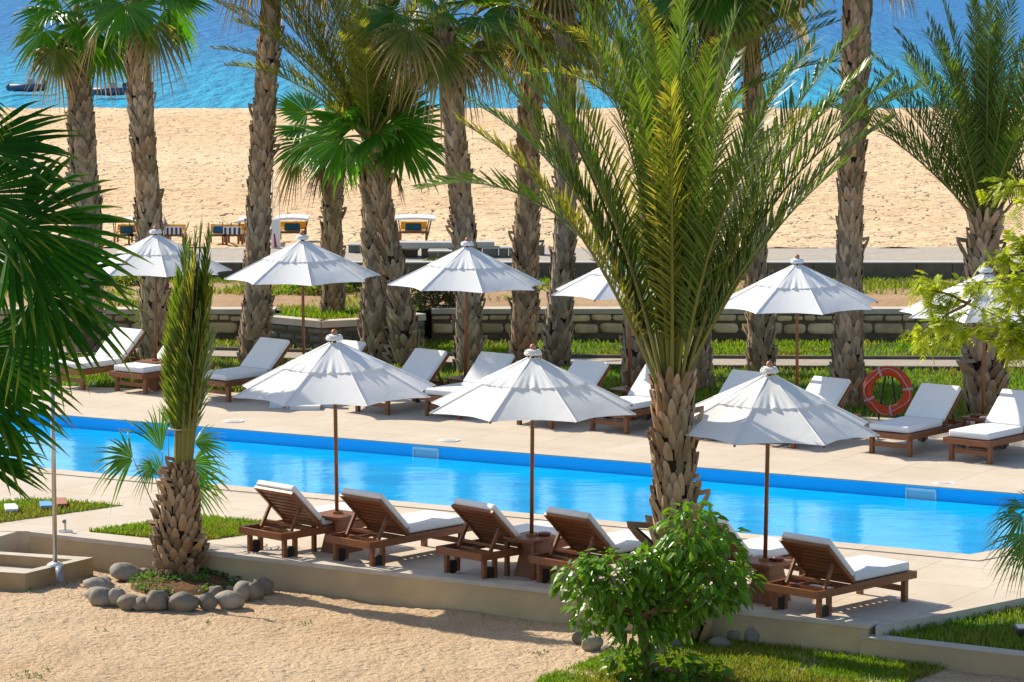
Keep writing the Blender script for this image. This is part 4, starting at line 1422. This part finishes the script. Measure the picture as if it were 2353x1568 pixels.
fl = [(190, 897, 'white cushioned lounger farthest from the life ring, behind the near fan palm leaves'), (327, 906, 'white cushioned lounger behind the tied palm fronds across the pool'),
      (530, 925, 'white cushioned lounger just past the tied palm fronds across the pool'), (706, 930, 'lounger across the pool hidden behind the first near umbrella'),
      (894, 955, 'white cushioned lounger whose back shows over the right slope of the first near umbrella'), (1049, 964, 'white cushioned lounger right of the third far umbrella table'),
      (1269, 986, 'lounger across the pool with its back left of the fourth far umbrella table'), (1436, 998, 'white cushioned lounger partly behind the big date palm trunk'),
      (1640, 1014, 'lounger across the pool hidden behind the last near umbrella top'), (1832, 1032, 'white cushioned lounger between the last near umbrella and the life ring'),
      (2086, 1051, 'white cushioned lounger right beside the orange life ring'), (2277, 1068, 'white cushioned lounger at the right edge beside the last far table')]
for i, (px, py, lab) in enumerate(fl):
    g = G(px, py, 0)
    ex = Vector((math.cos(aF), math.sin(aF))); ey = Vector((-math.sin(aF), math.cos(aF)))
    loc = g.xy - ex * (LL - .12) - ey * (LW / 2 - .05)
    place(far, lab, 'white cushioned loungers across the pool', L3(loc, 0), aF + R((0, 2, -1.5, 1, -1, 1.8, -.6, .8, 0, -2, 1, -.5)[i]), i == 0)

# ------------------------------------------------------------------ side tables
def make_table():
    t = thing('side_table', (0, 0, 0), 'x', 'side table')
    mb = MB()
    mb.box((0, 0, .485), (.50, .50, .03)); mb.box((0, 0, .455), (.44, .44, .03))
    mb.build('tabletop', M['wood'], t)
    mb = MB()
    mb.box((.05, -.03, .22), (.42, .36, .44), None, 0, .62)
    mb.build('pedestal', M['wood'], t)
    for s in (-1, 1):
        mb = MB(); mb.box((-.215, s * .215, .22), (.05, .05, .44)); mb.build('leg', M['wood'], t)
    mb = MB(); mb.tube([(0, 0, .5), (0, 0, .53), (0, 0, .535)], [.075, .07, .03], 8); mb.build('pole_collar', M['wood'], t)
    return t


tb = make_table()
tables = [(775, 1180, 'square wooden side table under the first near umbrella'), (1221, 1232, 'square wooden side table under the middle near umbrella'), (1757, 1288, 'square wooden side table under the last near umbrella, beside the end lounger'),
          (357, 829, 'square wooden table under the farthest white umbrella'), (699, 846, 'square wooden table under the second far umbrella, behind the first near canopy'), (1068, 868, 'square wooden table under the third far umbrella'),
          (1446, 893, 'square wooden table under the fourth far umbrella, behind the big palm'), (1832, 925, 'square wooden table under the fifth far umbrella, behind the last near canopy'), (2258, 957, 'square wooden table under the last far umbrella at the right edge')]
TB = []
for i, (px, py, lab) in enumerate(tables):
    g = G(px, py, .5)
    TB.append(g)
    o = tb if i == 0 else copy_tree(tb)
    o['label'] = lab; o['group'] = 'side tables with umbrella poles'
    o.location = (g.x, g.y, 0); o.rotation_euler = (0, 0, R(50) if i < 3 else R(52))
for (i, dx, dy, lab) in ((1, .16, .02, 'small dark ashtray on the middle near table'), (2, .15, -.02, 'round dark red ashtray on the last near table'), (8, -.13, -.08, 'reddish ashtray on the far table at the right edge')):
    mb = MB()
    mb.tube([(0, 0, .0), (0, 0, .035), (0, 0, .04)], [.075, .085, .07], 16)
    mb.tube([(0, 0, .041), (0, 0, .046)], [.055, .05], 16)
    o = mb.build('ashtray', M['ash'], None, smooth=False)
    o.location = (TB[i].x + dx, TB[i].y + dy, .5)
    tag(o, lab, 'ashtray')
mb = MB(); mb.box((0, 0, .008), (.24, .10, .016))
o = mb.build('towel_card', M['whitep']); o.location = (TB[8].x + .05, TB[8].y - .13, .5); tag(o, 'small pale card on the far table at the right edge', 'card')

# ------------------------------------------------------------------ umbrellas
def make_umbrella(name):
    t = thing(name, (0, 0, 0), 'x', 'umbrella')
    RR, ZR, ZA = 1.375, 2.10, 2.765
    mb = MB(); mb.tube([(0, 0, .5), (0, 0, 2.80)], .026, 12); mb.build('pole', M['pole'], t, smooth=True)
    # main canopy: 8 panels sagging between straight ribs
    def canopy(r0, r1, lift, nu, nv, sag, scal, ruffle, nm, mt):
        mb = MB()
        for k in range(8):
            a0, a1 = k * PI / 4, (k + 1) * PI / 4
            vs = []
            for j in range(nv + 1):
                v = j / nv; r = r0 + (r1 - r0) * v
                z = ZA - (ZA - ZR) * (r / RR) + lift * (.4 + .6 * v)
                for i in range(nu + 1):
                    u = i / nu
                    c0 = Vector((math.cos(a0) * r, math.sin(a0) * r, z)); c1 = Vector((math.cos(a1) * r, math.sin(a1) * r, z))
                    p = c0.lerp(c1, u); sg = math.sin(PI * u)
                    am = (a0 + a1) / 2; radial = Vector((math.cos(am), math.sin(am), 0))
                    p -= UP * (sag * sg * (r / RR))
                    if scal:
                        e = max(0, (v - .55) / .45) ** 2
                        p -= radial * (scal * sg * e); p += UP * (scal * .40 * sg * e)
                    if ruffle:
                        e = max(0, (v - .5) / .5)
                        p += (radial + UP) * (ruffle * e * (math.sin(u * 31 + k * 2.1) * .6 + math.sin(u * 17 + k) * .6) * sg)
                    wr = .006 * noise.noise(p * 4.5 + Vector((k * 3.7, 0, 0))) * sg
                    p += UP * wr
                    vs.append(p)
            fs = [(j * (nu + 1) + i, (j + 1) * (nu + 1) + i, (j + 1) * (nu + 1) + i + 1, j * (nu + 1) + i + 1) for j in range(nv) for i in range(nu)]
            mb.add(vs, fs)
        return mb.build(nm, mt, t, smooth=True)
    cn = canopy(.05, RR, 0, 12, 14, .045, .13, 0, 'canopy', M['canvas'])
    # hem piping and rib seams
    canopy(.075, .70, .018, 22, 10, .03, 0.02, .014, 'vent_flap', M['canvas'])
    mb = MB()
    for k in range(8):
        a = k * PI / 4
        d = Vector((math.cos(a), math.sin(a), 0))
        mb.tube([d * .07 + UP * (ZA - .03 + .008), d * RR + UP * (ZR + .006)], .006, 5, 0)
    mb.build('seam', M['canvas'], t)
    for k in range(8):
        a = k * PI / 4 + .0
        d = Vector((math.cos(a), math.sin(a), 0))
        mb = MB(); mb.bar(d * .06 + UP * (ZA - .075), d * (RR - .01) + UP * (ZR - .018), .02, .022); mb.build('rib', M['pole'], t)
    for k in range(8):
        a = k * PI / 4
        d = Vector((math.cos(a), math.sin(a), 0))
        mb = MB(); mb.bar(d * .05 + UP * (ZR + .05), d * .68 + UP * (ZA - (ZA - ZR) * .68 / RR - .04), .014, .018); mb.build('strut', M['pole'], t)
    mb = MB(); mb.tube([(0, 0, ZR), (0, 0, ZR + .09)], .05, 12); mb.build('hub', M['pole'], t)
    mb = MB()
    n = 24
    for (rad, z, th) in ((.092, ZA + .03, .022), (.082, ZA + .055, .02)):
        mb.tube([Vector((rad * math.cos(2 * PI * i / n), rad * math.sin(2 * PI * i / n), z + .006 * math.sin(i * 1.9))) for i in range(n + 1)], th, 7, cap=False)
    mb.tube([(0, 0, ZA + .03), (0, 0, ZA + .075), (0, 0, ZA + .085)], [.09, .07, .03], 12)
    mb.build('top_collar', M['canvas'], t, smooth=True)
    mb = MB(); mb.tube([(0, 0, ZA + .07), (0, 0, ZA + .09), (0, 0, ZA + .115), (0, 0, ZA + .14), (0, 0, ZA + .15)], [.03, .038, .04, .028, .006], 12); mb.build('finial', M['finial'], t, smooth=True)
    return t


um = make_umbrella('market_umbrella')
ulab = ['white octagonal umbrella on the near side, first from the tied palm', 'white octagonal umbrella in the middle of the near row', 'white octagonal umbrella at the end of the near row, beside the big palm trunk',
        'farthest white umbrella, behind the tied palm fronds', 'white umbrella across the pool, second from the tied palm', 'white umbrella across the pool in front of two dark palm trunks, third along', 'white umbrella across the pool half hidden by the big date palm, fourth along',
        'white umbrella across the pool in front of the tallest palm trunk, fifth along', 'last white umbrella across the pool, behind the feathery branches']
urot = [20, 22.5, 24, 14, 10, 12, 18, 12, 24]
for i, g in enumerate(TB):
    o = um if i == 0 else copy_tree(um)
    o['label'] = ulab[i]; o['group'] = 'white umbrellas on the near side' if i < 3 else 'white umbrellas across the pool'
    o.location = (g.x, g.y, 0); o.rotation_euler = (R((.6, -.5, .8, -1, .7, .3, -.6, .9, -.4)[i]), R((-.7, .6, .4, .8, -.5, .9, .2, -.8, .5)[i]), R(urot[i]))

# ------------------------------------------------------------------ life ring
b = G(2038, 966)
t = thing('life_ring', b + Vector((0, -.05, 0)), 'orange life ring with white cord hung on a dark stand in the grass', 'life ring', rz=R(-14))
RC, RT = .335, .085
CZ = .50
mb = MB(); n, q = 48, 16
vs = []
for i in range(n):
    a = 2 * PI * i / n
    for j in range(q):
        c = 2 * PI * j / q
        r = RC + RT * math.cos(c)
        vs.append((r * math.cos(a), RT * .8 * math.sin(c), CZ + r * math.sin(a)))
fs = [(i * q + j, i * q + (j + 1) % q, ((i + 1) % n) * q + (j + 1) % q, ((i + 1) % n) * q + j) for i in range(n) for j in range(q)]
mb.add(vs, fs); mb.build('ring', M['orange'], t, smooth=True, fix=True)
for a0 in (112, 8, 205, 280):
    mb = MB()
    pts = []
    for j in range(17):
        c = 2 * PI * j / 16; r = RC + (RT + .004) * math.cos(c)
        pts.append(Vector((r * math.cos(R(a0)), (RT * .8 + .004) * math.sin(c), CZ + r * math.sin(R(a0)))))
    for k in range(16):
        mb.bar(pts[k], pts[k + 1], .034, .006, up=Vector((-math.sin(R(a0)), 0, math.cos(R(a0)))).cross(pts[k + 1] - pts[k]))
    mb.build('band', M['greyrope'], t)
mb = MB()
for (a0, a1) in ((112, 8), (8, -80), (-80, -155), (-155, -248)):
    pts = []
    for i in range(13):
        u = i / 12; a = R(a0 + (a1 - a0) * u); r = RC + RT * .25 + .03 * math.sin(u * PI * 2)
        pts.append(Vector((r * math.cos(a), -RT * .8, CZ + r * math.sin(a))))
    mb.tube(pts, .008, 5)
mb.build('grab_line', M['greyrope'], t)
for s in (-1, 1):
    mb = MB(); mb.tube([(s * .05, .10, CZ + .28), (s * .16, .12, 0.0)], .016, 8); mb.build('stand_leg', M['iron'], t)
mb = MB(); mb.tube([(0, .10, CZ + .2), (0, -.02, CZ + .27)], .012, 8); mb.build('hook', M['iron'], t)

# ------------------------------------------------------------------ plastic things under the second far umbrella
def tub(px, py, w_, d_, h_, label, kind, taper=.85):
    g = G(px, py, 0)
    t = thing(kind, g + Vector((0, d_ / 2, 0)), label, kind.replace('_', ' '))
    mb = MB(); mb.box((0, 0, h_ / 2 + .002), (w_, d_, h_), None, 0, taper); mb.build('body', M['whitep'], t)
    mb = MB(); mb.box((0, 0, h_ + .012), (w_ * taper + .03, d_ * taper + .03, .02)); mb.build('rim', M['whitep'], t)


tub(641, 938, .33, .3, .22, 'white plastic crate on the deck below the first near umbrella', 'plastic_crate')
tub(700, 943, .52, .4, .05, 'flat white plastic tray lying on the deck beside the crate', 'plastic_tray', .95)
tub(753, 937, .17, .17, .22, 'small white plastic bucket on the deck beside the flat tray', 'plastic_bucket', 1.15)

# things on the small lawn at the left
def board(px, py, w_, d_, m, label, rz=0.3):
    g = G(px, py, .07)
    mb = MB()
    mb.prism([(-w_ / 2, -d_ / 2), (w_ * .35, -d_ / 2), (w_ / 2, 0), (w_ * .4, d_ / 2), (-w_ * .35, d_ / 2)], 0, .035)
    o = mb.build('paving_scrap', m); o.location = (g.x, g.y, .05); o.rotation_euler = (.06, 0, rz); tag(o, label, 'stone scrap')


board(25, 1166, .2, .35, M['whitep'], 'white slab lying in the left lawn patch, nearest the edge')
board(105, 1159, .19, .3, M['bluep'], 'light blue slab lying in the left lawn patch')
board(140, 1153, .16, .4, M['finial'], 'brown slab lying in the left lawn patch beside the blue one')
g = G(2348, 1443, -.03); mb = MB(); mb.box((0, 0, .04), (.16, .3, .05)); mb.box((0, 0, .07), (.12, .24, .02), mat=1)
o = mb.build('garden_light', [M['iron'], M['steel']]); o.location = (g.x, g.y, -.09); tag(o, 'small dark spotlight in the right lawn at the picture edge', 'garden light')

# ------------------------------------------------------------------ beach furniture
def beach_seat(px, py, w_, canopy, cushion, label, hb=.42):
    z = 1.0
    b = G(px, py, z)
    t = thing('beach_chair', b, label, 'beach chair', 'yellow beach seats behind the promenade')
    mb = MB()
    for s in (-1, 1):
        mb.bar((s * w_ / 2, -.05, .22), (s * (w_ / 2 + .06), .35, hb + .08 if canopy else hb + .03), .022, .03)
        mb.bar((s * w_ / 2, -.35, .22), (s * w_ / 2, .3, .22), .04, .05)
        for yy in (-.33, .28): mb.bar((s * w_ / 2, yy, 0), (s * w_ / 2, yy, .22), .045, .045, up=Vector((0, 1, 0)))
    mb.bar((-w_ / 2, -.33, .22), (w_ / 2, -.33, .22), .04, .05)
    mb.build('frame', M['wood'], t)
    mb = MB()
    nx = 6
    for i in range(nx):
        x0, x1 = -w_ / 2 + w_ * i / nx, -w_ / 2 + w_ * (i + 1) / nx
        mb.add([(x0, 0, .26), (x1, 0, .26), (x1, .2, hb * .7), (x0, .2, hb * .7), (x1, .33, hb), (x0, .33, hb)], [(0, 1, 2, 3), (3, 2, 4, 5)])
        mb.add([(x0, -.34, .25), (x1, -.34, .25), (x1, 0, .24), (x0, 0, .24)], [(0, 1, 2, 3)])
    mb.build('sling', M['yellow'], t)
    if cushion == 'blue':
        rounded_box('cushion', (0, -.06, .31), (w_ * .62, .12, .2), Matrix.Rotation(-.3, 3, 'X'), M['blue'], t, .04)
    elif cushion == 'stripe':
        mb = MB()
        for i in range(4): mb.box((-w_ * .36 + i * w_ * .24, -.352, .32), (w_ * .11, .012, .16))
        mb.build('striped_towel', M['stripe'], t)
        mb = MB(); mb.box((0, -.343, .33), (w_ * .95, .006, .19)); mb.build('towel', M['whitep'], t)
    if canopy:
        mb = MB(); n = 8; cw = canopy
        vs = []
        for i in range(n + 1):
            u = i / n - .5; zz = .53 - .12 * u * u
            vs += [(u * cw, -.45, zz), (u * cw, .55, zz), (u * cw, -.45, zz + .05), (u * cw, .55, zz + .05)]
        fs = []
        for i in range(n):
            a = 4 * i; c = 4 * (i + 1)
            fs += [(a, c, c + 1, a + 1), (a + 2, a + 3, c + 3, c + 2), (a, a + 2, c + 2, c), (a + 1, c + 1, c + 3, a + 3)]
        fs += [(0, 1, 3, 2), (4 * n, 4 * n + 2, 4 * n + 3, 4 * n + 1)]
        mb.add(vs, fs); mb.build('sunshade', M['whitep'], t, fix=True)
        for s in (-1, 1):
            mb = MB(); mb.bar((s * w_ * .55, -.1, .12), (s * cw * .42, .0, .52), .02, .03); mb.build('sunshade_arm', M['wood'], t)


beach_seat(950, 553, .62, 1.02, 'blue', 'yellow beach seat under a white sunshade, alone beside the concrete bench')
beach_seat(672, 553, .6, .78, 'blue', 'yellow beach seat under a white sunshade beside the white and red board')
beach_seat(503, 560, .42, 0, 'blue', 'yellow beach seat with a blue cushion beside the leaning palm trunk')
beach_seat(537, 560, .45, 0, 'stripe', 'yellow beach seat with a striped towel beside the leaning palm trunk')
beach_seat(404, 560, .42, 0, 'stripe', 'yellow beach seat with a striped towel next to the grey sail')
beach_seat(575, 558, .5, .55, None, 'yellow beach seat mostly hidden behind the curved palm trunk')
beach_seat(292, 560, .5, .75, 'blue', 'yellow beach seat under a sunshade behind the dark near fronds')
beach_seat(320, 560, .4, 0, None, 'yellow beach seat just before the farthest umbrella tip')
b = G(384, 557, 1.0)
t = thing('beach_sail', b, 'small grey white triangular sail standing behind the farthest umbrella', 'sail')
mb = MB(); mb.add([(-.07, 0, .05), (.10, .03, .05), (.10, .03, .22), (-.06, 0, .62), (-.07, .02, .05), (.10, .05, .05), (.10, .05, .22), (-.06, .02, .62)], [(0, 1, 2, 3), (7, 6, 5, 4), (0, 4, 5, 1), (1, 5, 6, 2), (2, 6, 7, 3), (3, 7, 4, 0)]); mb.build('cloth', M['bench'], t)
mb = MB(); mb.tube([(-.07, 0, 0), (-.065, 0, .66)], .012, 6); mb.build('mast', M['flange'], t)
b = G(632, 571, 1.0)
t = thing('rescue_board', b, 'upright white board with a red stripe beside the curved palm trunk', 'board')
mb = MB(); mb.prism([(-.09, 0), (.11, 0), (.11, .06), (-.09, .06)], 0, .66); mb.build('board', M['whitep'], t)
mb = MB(); mb.add([(-.02, -.004, .02), (.05, -.004, .02), (.0, -.004, .34), (-.03, -.004, .34)], [(0, 1, 2, 3)]); mb.build('stripe', M['red'], t)
for (px, top, lab) in ((626, 408, 'thin pale pole beside the curved palm trunk, the taller of two'), (642, 440, 'thin pale pole beside the white and red board, the shorter of two')):
    b = G(px, 571, 1.0); t = thing('beach_pole', b + Vector((0, .2, 0)), lab, 'pole')
    mb = MB(); hgt = (571 - top) * b.y / FOC; mb.tube([(0, 0, 0), (0, 0, hgt)], .012, 8); mb.build('pole', M['flange'], t)
    mb = MB(); mb.tube([(0, 0, hgt), (0, 0, hgt + .03)], [.02, .012], 8); mb.build('cap', M['flange'], t)
# concrete benches and low blocks on the promenade
def bench(x0, x1, ytop, ybot, yg, label, leg=None):
    b = G((x0 + x1) / 2, yg, 1.0); s = b.y / FOC; w_ = (x1 - x0) * s
    t = thing('concrete_bench', b, label, 'bench')
    zt, zb = (yg - ytop) * s, (yg - ybot) * s
    mb = MB(); mb.box((0, .2, (zt + zb) / 2), (w_, .5, zt - zb)); mb.build('slab', M['bench'], t)
    for lx in (leg or (-w_ * .4, w_ * .4)):
        mb = MB(); mb.box((lx, .22, zb / 2), (.16, .35, zb)); mb.build('leg', M['kerb'], t)


bench(907, 1050, 557, 571, 592, 'long pale concrete bench on the promenade below the lone sunshade', (-.02, .58, -.6))
bench(1092, 1136, 556, 569, 590, 'short pale concrete bench beside the leaning palm', (-.15, .15))


def lowblock(x0, x1, ytop, yg, m, label):
    b = G((x0 + x1) / 2, yg, 1.0); s = b.y / FOC; w_ = (x1 - x0) * s; h = (yg - ytop) * s
    t = thing('stone_block_seat', b, label, 'stone seat')
    mb = MB(); x = -w_ / 2
    while x < w_ / 2 - .02:
        ww = min(random.uniform(.2, .4), w_ / 2 - x); mb.box((x + ww / 2, .2, h / 2 - .02), (ww - .012, .36, h - .04)); x += ww
    mb.build('block', m, t)
    mb = MB(); mb.box((0, .2, h - .015), (w_ + .02, .4, .03)); mb.build('top_slab', M['bench'], t)


lowblock(908, 962, 572, 590, M['kerb'], 'low row of stone blocks behind the long concrete bench')
lowblock(984, 1060, 577, 597, M['kerb'], 'low row of stone blocks at the end of the long concrete bench')
lowblock(1108, 1186, 569, 591, M['darkstone'], 'low dark stone seat between two palm trunks')
lowblock(1236, 1252, 563, 587, M['kerb'], 'short grey stone block right of the hidden crown palm')
lowblock(800, 828, 562, 581, M['darkstone'], 'pair of dark stone blocks beside the planter palm')

# boats
def dinghy(px, py, L, label):
    b = G(px, py, -2.0)
    t = thing('dinghy', b, label, 'boat', 'dinghies moored off the beach')
    mb = MB()
    n = 20; pts = []
    for i in range(n + 1):
        u = i / n * PI * 1.15 - PI * .075
        pts.append(Vector((math.cos(u) * L * .5, -.0 + math.sin(u) * .9 - .5, .42 + .12 * abs(math.cos(u)))))
    mb.tube(pts, .27, 10); mb.tube([pts[0], pts[-1]], .24, 10); mb.build('tube_hull', M['dinghy'], t, smooth=True)
    mb = MB(); mb.box((0, -.1, .32), (L * .8, 1.2, .15)); mb.build('deck_floor', M['iron'], t)
    mb = MB(); mb.box((.1 * L, 0, .85), (.5, .5, .5), None, 0, .8); mb.build('console', M['bench'], t)
    mb = MB(); mb.box((.48 * L, 0, .75), (.3, .35, .6), None, 0, .8); mb.build('outboard_motor', M['iron'], t)


dinghy(252, 227, 2.1, 'dark blue dinghy on the sea between two tall palm trunks')
dinghy(64, 218, 2.3, 'dark blue dinghy on the sea at the left edge beside the near fronds')
